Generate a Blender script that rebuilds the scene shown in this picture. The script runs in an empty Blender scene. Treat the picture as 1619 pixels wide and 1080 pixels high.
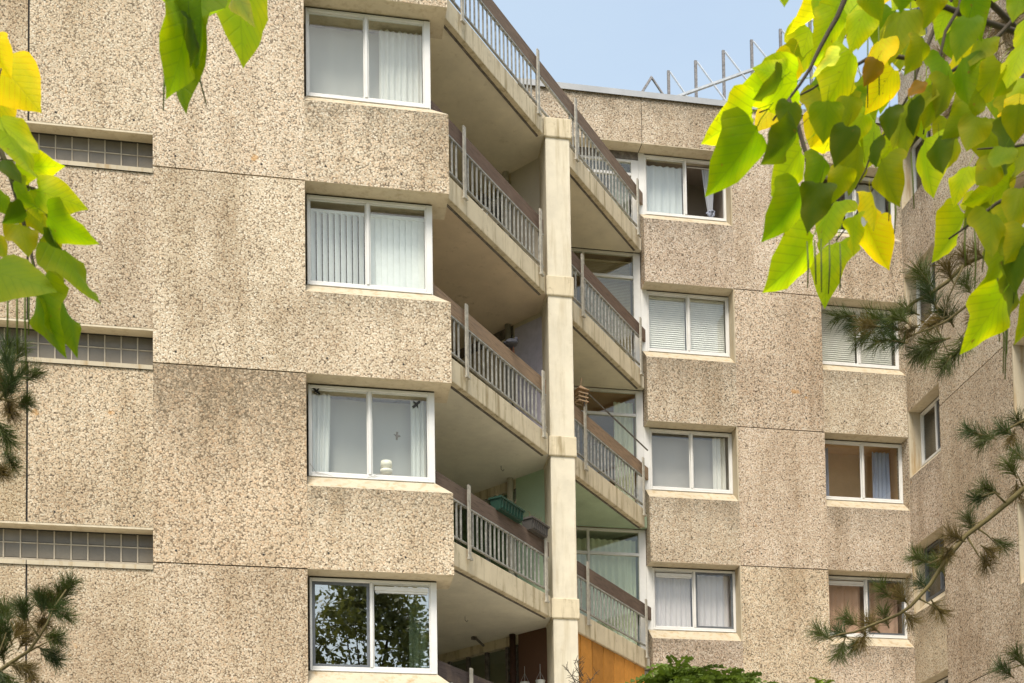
import bpy, math, random
from mathutils import Vector, Matrix
random.seed(11)
S = bpy.context.scene
COL = S.collection
R = math.radians

# ------------------------------------------------------------------ camera
CAM_Z = 1.6
cam_data = bpy.data.cameras.new('camera')
cam = bpy.data.objects.new('camera', cam_data)
COL.objects.link(cam)
S.camera = cam
def camera_axes(yaw, pitch, roll):
    f = Vector((math.sin(yaw), math.cos(yaw), 0)); r = Vector((math.cos(yaw), -math.sin(yaw), 0)); u = Vector((0, 0, 1))
    c, s = math.cos(pitch), math.sin(pitch)
    f, u = c*f + s*u, c*u - s*f
    c, s = math.cos(roll), math.sin(roll)
    return c*r + s*u, c*u - s*r, f
_r, _u, _f = camera_axes(0.17358, 0.05107, -0.01478)
cam.matrix_world = Matrix(((_r.x, _u.x, -_f.x, 0), (_r.y, _u.y, -_f.y, 0), (_r.z, _u.z, -_f.z, CAM_Z), (0, 0, 0, 1)))
cam_data.sensor_width = 36
cam_data.lens = 2074.44*36/1619
cam_data.shift_y = (1499.1 - 540)/1619          # a view camera raised to keep the walls upright
cam_data.dof.use_dof = True; cam_data.dof.focus_distance = 21; cam_data.dof.aperture_fstop = 7.0
cam_data.clip_start = 0.1
cam_data.clip_end = 6000

# ------------------------------------------------------------------ sky, sun, exposure
SUN_EL, SUN_AZ = R(56), R(203)                   # azimuth clockwise from +Y
world = bpy.data.worlds.new('World'); S.world = world; world.use_nodes = True
wn = world.node_tree; wn.nodes.clear()
sky = wn.nodes.new('ShaderNodeTexSky'); sky.sky_type = 'NISHITA'; sky.sun_disc = False
sky.sun_elevation = SUN_EL; sky.sun_rotation = SUN_AZ
sky.altitude = 50; sky.air_density = 1.0; sky.dust_density = 5.0; sky.ozone_density = 1.0
bg = wn.nodes.new('ShaderNodeBackground'); bg.inputs['Strength'].default_value = 0.15
wo = wn.nodes.new('ShaderNodeOutputWorld')
veil = wn.nodes.new('ShaderNodeMix'); veil.data_type = 'RGBA'; veil.inputs[0].default_value = .62     # thin even cloud over the whole sky
veil.inputs[7].default_value = (2.15, 2.6, 2.9, 1)
stc = wn.nodes.new('ShaderNodeTexCoord'); cn = wn.nodes.new('ShaderNodeTexNoise'); cn.inputs['Scale'].default_value = 2.2; cn.inputs['Detail'].default_value = 6; cn.inputs['Roughness'].default_value = .55
cm = wn.nodes.new('ShaderNodeMapping'); cm.inputs['Scale'].default_value = (1, 1, 2.4); wn.links.new(stc.outputs['Generated'], cm.inputs[0]); wn.links.new(cm.outputs[0], cn.inputs['Vector'])
cr = wn.nodes.new('ShaderNodeMapRange'); cr.inputs[1].default_value = .3; cr.inputs[2].default_value = .7; cr.inputs[3].default_value = .50; cr.inputs[4].default_value = .76
wn.links.new(cn.outputs['Fac'], cr.inputs[0]); wn.links.new(cr.outputs[0], veil.inputs[0])
wn.links.new(sky.outputs[0], veil.inputs[6]); wn.links.new(veil.outputs[2], bg.inputs[0]); wn.links.new(bg.outputs[0], wo.inputs[0])
sd = bpy.data.lights.new('sun', 'SUN'); sd.energy = 1.9; sd.angle = R(22); sd.color = (1, .93, .82)
sun = bpy.data.objects.new('sun', sd); COL.objects.link(sun)
sdir = Vector((math.sin(SUN_AZ)*math.cos(SUN_EL), math.cos(SUN_AZ)*math.cos(SUN_EL), math.sin(SUN_EL)))
sun.rotation_euler = sdir.to_track_quat('Z', 'Y').to_euler()
S.view_settings.view_transform = 'Standard'; S.view_settings.look = 'None'
S.view_settings.exposure = 1.16; S.view_settings.gamma = 1; S.view_settings.use_curve_mapping = False

# ------------------------------------------------------------------ helpers
class MB:
    """collects shapes, builds ONE mesh"""
    def __init__(s): s.v = []; s.f = []; s.m = []; s.uv = None
    def add(s, vs, fs, mi=0):
        b = len(s.v); s.v += [tuple(v) for v in vs]; s.f += [tuple(b+i for i in f) for f in fs]; s.m += [mi]*len(fs); return s
    def box(s, x0, x1, y0, y1, z0, z1, mi=0):
        vs = [(x, y, z) for z in (z0, z1) for y in (y0, y1) for x in (x0, x1)]
        return s.add(vs, [(0,2,3,1),(4,5,7,6),(0,1,5,4),(2,6,7,3),(0,4,6,2),(1,3,7,5)], mi)
    def prism(s, poly, z0, z1, mi=0):
        n = len(poly); vs = [(x, y, z0) for x, y in poly] + [(x, y, z1) for x, y in poly]
        fs = [tuple(range(n-1, -1, -1)), tuple(range(n, 2*n))] + [(i, (i+1) % n, n+(i+1) % n, n+i) for i in range(n)]
        return s.add(vs, fs, mi)
    def bar(s, p, q, w, h, up=(0,0,1), mi=0):
        p = Vector(p); q = Vector(q); d = (q-p).normalized(); a = d.cross(Vector(up)).normalized(); b = a.cross(d)
        vs = [e + a*sx*w/2 + b*sy*h/2 for e in (p, q) for sx, sy in ((-1,-1),(1,-1),(1,1),(-1,1))]
        return s.add(vs, [(3,2,1,0),(4,5,6,7)] + [(i, (i+1) % 4, 4+(i+1) % 4, 4+i) for i in range(4)], mi)
    def tube(s, pts, rad, n=6, mi=0, cap=True):
        pts = [Vector(p) for p in pts]; k = len(pts)
        if not isinstance(rad, (list, tuple)): rad = [rad]*k
        b = len(s.v); ref = None
        for i, p in enumerate(pts):
            d = (pts[min(i+1, k-1)] - pts[max(i-1, 0)]).normalized()
            if ref is None: ref = d.cross(Vector((.31, .17, .93))).normalized()
            a = (ref - d*ref.dot(d)).normalized(); ref = a; c = d.cross(a)
            for j in range(n):
                t = 2*math.pi*j/n; s.v.append(tuple(p + (a*math.cos(t) + c*math.sin(t))*rad[i]))
        for i in range(k-1):
            for j in range(n):
                s.f.append((b+i*n+j, b+i*n+(j+1) % n, b+(i+1)*n+(j+1) % n, b+(i+1)*n+j)); s.m.append(mi)
        if cap:
            s.f.append(tuple(b+j for j in range(n-1, -1, -1))); s.f.append(tuple(b+(k-1)*n+j for j in range(n))); s.m += [mi, mi]
        return s
    def mesh(s, name, mats, smooth=False):
        me = bpy.data.meshes.new(name); me.from_pydata(s.v, [], s.f)
        for m in (mats if isinstance(mats, (list, tuple)) else [mats]): me.materials.append(m)
        me.polygons.foreach_set('material_index', s.m)
        if smooth: me.polygons.foreach_set('use_smooth', [True]*len(s.f))
        if s.uv:
            l = me.uv_layers.new(name='uv')
            for lp in me.loops: l.data[lp.index].uv = s.uv[lp.vertex_index]
        me.update(); return me

def link(name, data, parent=None, loc=(0,0,0), rz=0, color=None):
    o = bpy.data.objects.new(name, data); COL.objects.link(o)
    o.location = loc; o.rotation_euler = (0, 0, rz)
    if parent: o.parent = parent
    if color: o.color = (*color, 1)
    return o
def build(name, mb, mats, parent=None, loc=(0,0,0), rz=0, color=None, smooth=False):
    return link(name, mb.mesh(name, mats, smooth), parent, loc, rz, color)
def tag(o, label=None, cat=None, group=None, kind=None):
    if label: o['label'] = label
    if cat: o['category'] = cat
    if group: o['group'] = group
    if kind: o['kind'] = kind
    return o
def thing(name, label, cat, loc=(0,0,0), rz=0, group=None):
    return tag(link(name, None, None, loc, rz), label, cat, group)
def bevel(o, w=.012, seg=2):
    m = o.modifiers.new('bevel', 'BEVEL'); m.width = w; m.segments = seg; m.limit_method = 'ANGLE'; return o

# ------------------------------------------------------------------ materials
class N:
    def __init__(s, name):
        s.mat = bpy.data.materials.new(name); s.mat.use_nodes = True; s.t = s.mat.node_tree; s.t.nodes.clear()
        s.out = s.t.nodes.new('ShaderNodeOutputMaterial')
    def n(s, typ, **kw):
        nd = s.t.nodes.new('ShaderNode'+typ)
        for k, v in kw.items():
            if k.startswith('i_'):
                nd.inputs[k[2:].replace('_', ' ')].default_value = v
            else: setattr(nd, k, v)
        return nd
    def l(s, a, b): s.t.links.new(a, b)
    def pos(s, scale=(1,1,1)):
        g = s.n('NewGeometry'); m = s.n('Mapping'); m.inputs['Scale'].default_value = scale
        oi = s.n('ObjectInfo'); mul = s.n('Math', operation='MULTIPLY'); mul.inputs[1].default_value = 37.0
        s.l(oi.outputs['Random'], mul.inputs[0]); s.l(mul.outputs[0], m.inputs['Location'])
        s.l(g.outputs['Position'], m.inputs['Vector']); return m.outputs[0]
    def noise(s, vec, scale, detail=4, rough=.6):
        n = s.n('TexNoise'); n.inputs['Scale'].default_value = scale; n.inputs['Detail'].default_value = detail; n.inputs['Roughness'].default_value = rough
        if vec: s.l(vec, n.inputs['Vector'])
        return n.outputs['Fac']
    def ramp(s, fac, stops, interp='LINEAR'):
        r = s.n('ValToRGB'); r.color_ramp.interpolation = interp; e = r.color_ramp.elements
        while len(e) < len(stops): e.new(.5)
        for el, (p, c) in zip(e, stops): el.position = p; el.color = (*c, 1) if len(c) == 3 else c
        s.l(fac, r.inputs[0]); return r.outputs[0]
    def mix(s, fac, a, b, mode='MIX'):
        m = s.n('Mix', data_type='RGBA', blend_type=mode)
        for sock, v in ((m.inputs[0], fac), (m.inputs[6], a), (m.inputs[7], b)):
            if isinstance(v, (int, float)): sock.default_value = v
            elif isinstance(v, tuple): sock.default_value = (*v, 1)
            else: s.l(v, sock)
        return m.outputs[2]
    def math(s, op, a, b=0):
        m = s.n('Math', operation=op)
        for sock, v in ((m.inputs[0], a), (m.inputs[1], b)):
            if isinstance(v, (int, float)): sock.default_value = v
            else: s.l(v, sock)
        return m.outputs[0]
    def bump(s, h, strength, dist):
        b = s.n('Bump'); b.inputs['Strength'].default_value = strength; b.inputs['Distance'].default_value = dist; s.l(h, b.inputs['Height']); return b.outputs[0]
    def bsdf(s, col, rough=.8, normal=None, metal=0, spec=.3):
        p = s.n('BsdfPrincipled'); p.inputs['Roughness'].default_value = rough; p.inputs['Metallic'].default_value = metal
        p.inputs['Specular IOR Level'].default_value = spec
        if isinstance(col, tuple): p.inputs['Base Color'].default_value = (*col, 1)
        else: s.l(col, p.inputs['Base Color'])
        if normal: s.l(normal, p.inputs['Normal'])
        s.l(p.outputs[0], s.out.inputs[0]); return p

def objcol(k): return k.n('ObjectInfo').outputs['Color']

def mat_pebble(name, scale, tint, dirt=False):
    k = N(name); p = k.pos()
    wob = k.n('TexNoise'); wob.inputs['Scale'].default_value = 18; wob.inputs['Detail'].default_value = 2; k.l(p, wob.inputs['Vector'])
    vadd = k.n('VectorMath', operation='MULTIPLY_ADD'); k.l(wob.outputs['Color'], vadd.inputs[0]); vadd.inputs[1].default_value = (.012,)*3; k.l(p, vadd.inputs[2])
    v = k.n('TexVoronoi', feature='F1'); v.inputs['Scale'].default_value = scale; k.l(vadd.outputs[0], v.inputs['Vector'])
    sep = k.n('SeparateColor'); k.l(v.outputs['Color'], sep.inputs[0])
    stone = k.ramp(sep.outputs[0], [(0, (.07,.06,.05)), (.022, (.30,.25,.195)), (.07, (.47,.405,.325)), (.35, (.56,.50,.41)), (.75, (.61,.555,.465)), (1, (.72,.695,.63))])
    hue = k.ramp(sep.outputs[1], [(0, (1.12,.93,.80)), (.5, (1,1,1)), (1, (.95,1.0,1.05))])
    stone = k.mix(.5, stone, hue, 'MULTIPLY')
    grain = k.noise(p, 160, 2); stone = k.mix(.25, stone, k.ramp(grain, [(.3, (.6,.6,.6)), (.7, (1.2,1.2,1.2))]), 'MULTIPLY')
    gap = k.ramp(v.outputs['Distance'], [(.56, (0,0,0)), (.76, (1,1,1))])
    col = k.mix(gap, stone, (.225,.19,.145))
    big = k.noise(p, .55, 5, .65); col = k.mix(.75, col, k.ramp(big, [(.3, (.68,.63,.57)), (.5, (.95,.94,.92)), (.7, (1.1,1.1,1.1))]), 'MULTIPLY')
    st = k.noise(k.pos((2.6, 2.6, .3)), 1.0, 6, .65); col = k.mix(.75, col, k.ramp(st, [(.32, (.72,.67,.60)), (.55, (1,1,1))]), 'MULTIPLY')
    li = k.noise(p, 2.3, 3, .5); lich = k.ramp(li, [(.735, (0,0,0)), (.77, (1,1,1))]); col = k.mix(k.math('MULTIPLY', lich, .55), col, (.50,.27,.07))
    if dirt:                                          # algae and soot washed down from the sill, densest near the top edge
        tc = k.n('TexCoord'); sz = k.n('SeparateXYZ'); k.l(tc.outputs['Generated'], sz.inputs[0])
        e = k.math('ADD', sz.outputs[2], k.math('MULTIPLY', k.math('SUBTRACT', k.noise(k.pos((2.2,2.2,1.1)), 1.6, 6, .7), .5), 1.1))
        f = k.ramp(e, [(.42, (0,0,0)), (.92, (1,1,1))]); spk = k.ramp(k.noise(p, 26, 3, .7), [(.38, (.15,.15,.15)), (.60, (1,1,1))])
        col = k.mix(k.math('MULTIPLY', k.math('MULTIPLY', f, spk), .72), col, (.13,.115,.085))
    col = k.mix(1.0, col, objcol(k), 'MULTIPLY'); col = k.mix(1.0, col, tint, 'MULTIPLY')
    h = k.math('SUBTRACT', 1.0, k.math('MULTIPLY', v.outputs['Distance'], v.outputs['Distance']))
    h2 = k.math('ADD', h, k.math('MULTIPLY', sep.outputs[2], .5))
    k.bsdf(col, .75, k.bump(h2, .5, .010), spec=.2); return k.mat
PEB = mat_pebble('exposed_aggregate', 47, (.985, .96, .915))
PEB_BAY = mat_pebble('exposed_aggregate_bay', 42, (.985, .96, .915), True)
PEB2_BAY = mat_pebble('exposed_aggregate_bay_fine', 42, (.985, .94, .885), True)
PEB2 = mat_pebble('exposed_aggregate_fine', 42, (.985, .94, .885))

def mat_concrete(name, col, stain=(.5,.43,.32), amt=.6, streak=True, rough=.85):
    k = N(name); p = k.pos()
    c = k.mix(k.ramp(k.noise(p, 2.2, 6, .7), [(.35, (0,0,0)), (.75, (1,1,1))]), col, tuple(x*.82 for x in col))
    if streak:
        s = k.noise(k.pos((7, 7, .7)), 1.3, 6, .65); f = k.ramp(s, [(.50, (0,0,0)), (.72, (1,1,1))])
        c = k.mix(k.math('MULTIPLY', f, amt), c, tuple(x*y for x, y in zip(col, stain)))
    f2 = k.ramp(k.noise(p, 5.5, 8, .75), [(.58, (0,0,0)), (.70, (1,1,1))]); c = k.mix(k.math('MULTIPLY', f2, amt*.6), c, tuple(x*y*.9 for x, y in zip(col, stain)))
    k.bsdf(c, rough, k.bump(k.noise(p, 60, 4), .25, .004)); return k.mat
CREAM = mat_concrete('painted_concrete', (.66,.575,.41), (.36,.31,.20), .85)
COLUMN = mat_concrete('column_paint', (.70,.64,.505), (.55,.48,.33), .45)
SILL = mat_concrete('sill_concrete', (.49,.425,.31), (.6,.42,.18), .75)
LINTEL = mat_concrete('lintel_concrete', (.62,.54,.40), (.5,.42,.3), .5)
SOFFIT = mat_concrete('soffit_paint', (.80,.735,.58), (.55,.5,.4), .6, False)
SOFFIT_BROWN = mat_concrete('soffit_brown', (.64,.52,.375), (.38,.33,.28), .8, False)
SOFFIT_GREY = mat_concrete('soffit_grey', (.78,.74,.62), (.5,.48,.42), .45, False)
GREEN = mat_concrete('green_paint', (.45,.56,.40), (.8,.8,.75), .3, False)
BACKFILL = mat_concrete('plain_concrete', (.4,.36,.29), (.6,.55,.5), .4)

def mat_plain(name, col=None, rough=.5, metal=0, spec=.4, var=.12, scale=8, bump=.1):
    k = N(name); p = k.pos()
    c = objcol(k) if col is None else None
    nz = k.ramp(k.noise(p, scale, 5, .65), [(.3, (1-var*2,)*3), (.7, (1+var,)*3)])
    c = k.mix(1.0, col if col else c, nz, 'MULTIPLY')
    k.bsdf(c, rough, k.bump(k.noise(p, 40, 3), bump, .003), metal, spec); return k.mat
WHITE = mat_plain('window_white', (.66,.655,.63), .4, var=.05, scale=3)
ALU = mat_plain('grey_aluminium', (.13,.14,.15), .45, .3)
COPING = mat_plain('zinc_coping', (.36,.37,.375), .45, .2, var=.08, scale=2)
STEEL = mat_plain('galvanised_paint', (.44,.415,.35), .55, var=.2, scale=14)
BALUSTER = mat_plain('baluster_paint', (.36,.355,.325), .5, var=.25, scale=14)
RAILDARK = mat_plain('rail_steel', (.16,.14,.12), .5, var=.3, scale=14)
FENCE = mat_plain('fence_galvanised', (.22,.21,.205), .5, .4, var=.25, scale=20)
STAY = mat_plain('stay_pale', (.40,.43,.46), .5, .1)
GENERIC = mat_plain('tinted', None, .7, spec=.2, var=.08)
PLASTIC = mat_plain('plastic', None, .45, var=.04)
ROOM = mat_plain('room_paint', None, .9, spec=.1, var=.05, scale=2)
JOINT = mat_plain('joint_sealant', (.05,.047,.043), .8, spec=.1)
ROOFING = mat_plain('roof_felt', (.16,.155,.15), .9, spec=.1)

def mat_wood():
    k = N('weathered_board'); tc = k.n('TexCoord'); m = k.n('Mapping'); m.inputs['Scale'].default_value = (.6, 9, 9); k.l(tc.outputs['Object'], m.inputs[0])
    g = k.noise(m.outputs[0], 5, 8, .7); c = k.mix(1.0, objcol(k), k.ramp(g, [(.3, (.45,.43,.42)), (.5, (1,1,1)), (.75, (1.45,1.4,1.35))]), 'MULTIPLY')
    b = k.noise(k.pos(), 1.6, 5, .7); c = k.mix(k.ramp(b, [(.5, (0,0,0)), (.72, (.55,.55,.55))]), c, (.20,.15,.11))
    li = k.ramp(k.noise(k.pos(), 4, 5, .7), [(.66, (0,0,0)), (.74, (.5,.5,.5))]); c = k.mix(li, c, (.25,.22,.08))
    k.bsdf(c, .8, k.bump(g, .5, .006), spec=.2); return k.mat
WOOD = mat_wood()

def mat_glass(name, tint, refl, ior=1.55, wave=.008):
    k = N(name); p = k.pos()
    tr = k.n('BsdfTransparent'); tr.inputs[0].default_value = (*tint, 1)
    gl = k.n('BsdfGlossy'); gl.inputs['Roughness'].default_value = 0.0; gl.inputs[0].default_value = (1,.985,.95,1)
    k.l(k.bump(k.noise(p, 1.1, 2), wave, .05), gl.inputs['Normal'])
    lw = k.n('LayerWeight'); lw.inputs[0].default_value = .5                 # Schlick's curve, the same from both sides
    fac = k.math('ADD', k.math('MULTIPLY', k.math('POWER', lw.outputs['Facing'], 5.0), 1-refl), refl)
    mx = k.n('MixShader'); k.l(fac, mx.inputs[0]); k.l(tr.outputs[0], mx.inputs[1]); k.l(gl.outputs[0], mx.inputs[2])
    k.l(mx.outputs[0], k.out.inputs[0]); return k.mat
GLASS = mat_glass('window_glass', (.97,.985,.975), .05)
GLASS_COATED = mat_glass('coated_glass', (.72,.78,.74), .36, wave=.012)
GLASS_GREEN = mat_glass('balcony_glass', (.95,.98,.91), .05)

MORTAR = mat_concrete('block_mortar', (.42,.37,.29), (.5,.45,.4), .7)
def mat_block():
    k = N('glass_block'); p = k.pos((1,1,1))
    w = k.n('TexWave'); w.inputs['Scale'].default_value = 22; w.inputs['Distortion'].default_value = .6; tc = k.n('TexCoord'); k.l(tc.outputs['Object'], w.inputs['Vector'])
    c = k.mix(k.noise(p, 4, 4), (.095,.082,.063), (.19,.17,.135)); c = k.mix(.8, c, objcol(k), 'MULTIPLY')
    b = k.bsdf(c, .3, k.bump(w.outputs['Fac'], .35, .01), spec=.35); b.inputs['Coat Weight'].default_value = .03; return k.mat
BLOCK = mat_block()

def mat_fabric(name, trans=.35, weave=True):
    k = N(name); c = objcol(k)
    d = k.n('BsdfDiffuse'); t = k.n('BsdfTranslucent'); k.l(c, d.inputs[0]); k.l(c, t.inputs[0])
    mx = k.n('MixShader'); mx.inputs[0].default_value = trans; k.l(d.outputs[0], mx.inputs[1]); k.l(t.outputs[0], mx.inputs[2]); k.l(mx.outputs[0], k.out.inputs[0]); return k.mat
FABRIC = mat_fabric('curtain_fabric', .25)

def mat_leaf():
    k = N('catalpa_leaf'); uv = k.n('UVMap'); uv.uv_map = 'uv'; sp = k.n('SeparateXYZ'); k.l(uv.outputs[0], sp.inputs[0])
    ax = k.math('ABSOLUTE', k.math('SUBTRACT', sp.outputs[0], .5))
    mid = k.ramp(ax, [(.004, (1,1,1)), (.016, (0,0,0))])
    ph = k.math('FRACT', k.math('MULTIPLY', k.math('SUBTRACT', sp.outputs[1], k.math('MULTIPLY', ax, .9)), 7.0))
    side = k.ramp(k.math('ABSOLUTE', k.math('SUBTRACT', ph, .5)), [(.03, (1,1,1)), (.10, (0,0,0))])
    vein = k.math('MAXIMUM', mid, side)
    p = k.pos(); oc = objcol(k)
    rim = k.math('ADD', k.math('MULTIPLY', ax, 1.1), k.math('MULTIPLY', sp.outputs[1], .42)); rim = k.math('ADD', rim, k.math('MULTIPLY', k.noise(p, 7, 4, .6), .75))
    oc = k.mix(k.ramp(rim, [(.72, (0,0,0)), (1.12, (.8,.8,.8))]), oc, k.mix(1.0, oc, (1.6,1.2,.8), 'MULTIPLY'))   # margins turning yellow first
    oc = k.mix(k.ramp(k.math('ADD', rim, k.math('MULTIPLY', k.noise(p, 22, 3, .6), .5)), [(1.36, (0,0,0)), (1.46, (.9,.9,.9))]), oc, (.13,.065,.02))
    c = k.mix(k.ramp(k.noise(p, 9, 5, .6), [(.35, (0,0,0)), (.7, (1,1,1))]), oc, k.mix(1.0, oc, (1.3,1.12,.8), 'MULTIPLY'))
    c = k.mix(k.ramp(k.noise(p, 34, 3, .5), [(.70, (0,0,0)), (.76, (.8,.8,.8))]), c, (.16,.09,.02))
    c = k.mix(k.math('MULTIPLY', vein, .32), c, k.mix(1.0, oc, (1.5,1.5,1.6), 'MULTIPLY'))
    pb = k.n('BsdfPrincipled'); pb.inputs['Roughness'].default_value = .6; pb.inputs['Specular IOR Level'].default_value = .15; k.l(c, pb.inputs['Base Color'])
    k.l(k.bump(k.math('ADD', k.math('MULTIPLY', vein, -1.0), k.math('MULTIPLY', k.noise(p, 30, 3), .4)), .35, .004), pb.inputs['Normal'])
    t = k.n('BsdfTranslucent'); tcol = k.mix(1.0, c, (2.5,2.7,.5), 'MULTIPLY'); tcol = k.mix(k.math('MULTIPLY', vein, .36), tcol, (.08,.12,.01)); k.l(tcol, t.inputs[0])
    mx = k.n('MixShader'); mx.inputs[0].default_value = .62; k.l(pb.outputs[0], mx.inputs[1]); k.l(t.outputs[0], mx.inputs[2]); k.l(mx.outputs[0], k.out.inputs[0]); return k.mat
LEAF = mat_leaf()
def mat_foliage(name, trans=.3):
    k = N(name); oc = objcol(k); p = k.pos(); c = k.mix(k.noise(p, 3, 4), k.mix(1.0, oc, (.6,.65,.6), 'MULTIPLY'), k.mix(1.0, oc, (1.35,1.3,1.1), 'MULTIPLY'))
    d = k.n('BsdfPrincipled'); d.inputs['Roughness'].default_value = .55; d.inputs['Specular IOR Level'].default_value = .3; k.l(c, d.inputs['Base Color'])
    t = k.n('BsdfTranslucent'); k.l(k.mix(1.0, c, (1.5,1.5,.8), 'MULTIPLY'), t.inputs[0])
    mx = k.n('MixShader'); mx.inputs[0].default_value = trans; k.l(d.outputs[0], mx.inputs[1]); k.l(t.outputs[0], mx.inputs[2]); k.l(mx.outputs[0], k.out.inputs[0]); return k.mat
FOLIAGE = mat_foliage('foliage'); NEEDLE = mat_foliage('pine_needle', .15)
def mat_bark(name, a, b):
    k = N(name); n = k.noise(k.pos((1,1,.4)), 26, 6, .7); k.bsdf(k.mix(n, a, b), .9, k.bump(n, .7, .008), spec=.15); return k.mat
BARK = mat_bark('grey_bark', (.035,.028,.020), (.11,.09,.065)); PINE_BARK = mat_bark('pine_bark', (.06,.042,.022), (.20,.165,.07))
def mat_grass():
    k = N('lawn'); p = k.pos(); k.bsdf(k.mix(k.noise(p, .5, 8, .7), (.07,.085,.03), (.16,.15,.07)), .95, k.bump(k.noise(p, 40, 4), .6, .03), spec=.1); return k.mat
LAWN = mat_grass()
PAVING = mat_concrete('paving', (.60,.55,.46), (.7,.66,.6), .5, False)

# ------------------------------------------------------------------ measures (metres)
YL, YR, XW = 17.905, 23.809, 12.338              # planes of the left wing, the right wing and the side wall
H = 2.75
def zL(k): return 13.255 + H*(k-2)               # window heads of the left wing
def zR(k): return 15.72 + H*(k-3)                # window heads of the right wing
def zS(k): return 8.156 + H*k                    # underside of the balcony edges
def zW(k): return 13.48 + H*(k-1)                # window heads of the side wall

# ------------------------------------------------------------------ ground
g = MB(); g.add([(-3000,-3000,0),(3000,-3000,0),(3000,3000,0),(-3000,3000,0)], [(0,1,2,3)])
tag(build('ground', g, LAWN), kind='structure')
g = MB(); g.add([(-16,9,.004),(12.3,9,.004),(12.3,24,.004),(-16,24,.004)], [(0,1,2,3)])
tag(build('bounce_pavement', g, PAVING), kind='structure')  # unseen paving, made pale to bounce light up to the soffits

# ------------------------------------------------------------------ the apartment building
ORG = Vector((2.0, 20.0, 0))
BLD = thing('apartment_building', 'concrete apartment block faced in beige pebbles, its two wings joined by angled balconies', 'apartment building', ORG)
def part(name, mb, mats, loc=(0,0,0), rz=0, color=None, smooth=False):
    return build(name, mb, mats, BLD, Vector(loc)-ORG, rz, color, smooth)
def part_link(name, me, loc=(0,0,0), rz=0, color=None):
    return link(name, me, BLD, Vector(loc)-ORG, rz, color)
def tone(a=.93, b=1.06):
    t = random.uniform(a, b); return (t, t*random.uniform(.975, 1.01), t*random.uniform(.94, 1.01))

FRONT = [PEB_BAY, LINTEL, SILL]
def spandrel(w, h, depth, chamfer, rec, mats, left_open=0):
    """bay panel: pebble front, plain underside, sloped weathering on top that rises to the window"""
    m = MB(); r = .24
    m.add([(0,0,0),(w,0,0),(w,0,h),(0,0,h)], [(0,1,2,3)], 0)                                   # front
    m.add([(0,0,0),(w,0,0),(w,depth,0),(0,depth,0)], [(0,3,2,1)], 1)                          # underside
    xe = w - chamfer
    m.add([(0,0,h),(w,0,h),(xe,rec,h+r),(0,rec,h+r)], [(0,1,2,3)], 2)                         # weathered slope
    m.add([(w,0,h),(w,depth,h),(xe,depth,h+r),(xe,rec,h+r)], [(0,1,2,3)], 2)                  # slope at the end
    m.add([(w,0,0),(w,depth,0),(w,depth,h),(w,0,h)], [(0,1,2,3)], 0)
    m.add([(0,0,0),(0,depth,0),(0,depth,h+r),(0,rec,h+r),(0,0,h)], [(0,4,3,2,1)], 0)
    m.add([(0,depth,0),(w,depth,0),(w,depth,h),(xe,depth,h+r),(0,depth,h+r)], [(0,1,2,3,4)], 1)
    m.add([(0,rec,h+r),(xe,rec,h+r),(xe,depth,h+r),(0,depth,h+r)], [(0,1,2,3)], 1)
    return m
def wallbox(w, d, h): return MB().box(0, w, 0, d, 0, h)

JV = .013
J = .009                                           # half a joint
# left wing -----------------------------------------------------------------
XJ, XB, XB1, XS0, XS1 = -3.3026, -1.68, 0.37, 0.3703, 2.398
ks = range(-2, 5)
TOPL = zL(5)
warm = (1.0, .95, .88); 
for k in ks:
    z0, z1 = zL(k), zL(k+1)
    dim = {-1: (.90,.855,.80), 0: (.87,.80,.72), 1: (.86,.795,.715), 2: (1.04,1.0,.94), 3: (1.02,.99,.94)}.get(k-0, (.95,.92,.87))
    # k is the floor above joint k: its own tone as in the photograph (washed and unwashed panels)
    low = {-1: (.88,.815,.735), 0: (.93,.85,.755), 1: (1.04,1.0,.93), 2: (1.04,1.0,.95), 3: (1.02,.99,.94)}.get(k, (.95,.92,.87))
    part('wall_panel', wallbox(XB1-XB, .25, z1-z0-2*J), PEB_BAY if k == 0 else PEB, (XB, YL, z0+J), color=low)
    s0, s1 = z0+.47, z1-.11
    lft = {0: (.93,.875,.79), -1: (.92,.865,.785), 1: (.90,.845,.775), 2: (.98,.94,.87)}.get(k, tone())
    part('wall_panel', wallbox(XB-XJ-JV, .25, s1-s0), PEB, (XJ+JV, YL, s0), color=lft)
    for n in range(2):
        x1 = XJ-JV-n*4.6; x0 = x1-4.6+2*JV
        part('wall_panel', wallbox(x1-x0, .25, s1-s0), PEB, (x0, YL, s0), color=tuple(a*b for a, b in zip(lft, tone(.97, 1.03))))
    # bay spandrel over the window head
    c = {3: (1,.97,.92), 2: (1.04,1.0,.94), 1: (1.03,.98,.91), 0: (1.0,.95,.875)}.get(k, (1,.96,.9))
    part('bay_panel', spandrel(XS1-XS0, 1.165, .62, .218, .27, FRONT), FRONT, (XS0, YL, z0), color=c)
# sealed joints behind the panels
jm = MB()
for k in ks:
    jm.box(XB+.001, XB1, YL+.02, YL+.24, zL(k)-J, zL(k)+J)
    jm.box(XJ-JV, XJ+JV, YL+.02, YL+.24, zL(k)+.47, zL(k+1)-.11)
part('panel_joint', jm, JOINT)
# core behind the facade so that no light leaks through
co = MB()
co.box(-12, XS0, YL+.34, YL+6.5, 0, TOPL)
co.box(XS0, 2.09, YL+2.9, YL+6.6, 0, TOPL)
part('core_wall', co, BACKFILL)
part('wall_panel', wallbox(12.52-.0, .25, 4.99-.02), PEB, (-12.5+.02, YL, .0), color=(.93,.88,.8))
rf = MB(); rf.box(-12.6, 2.45, YL-.03, YL+6.7, TOPL+.002, TOPL+.18); part('roof_slab', rf, ROOFING)
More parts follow.
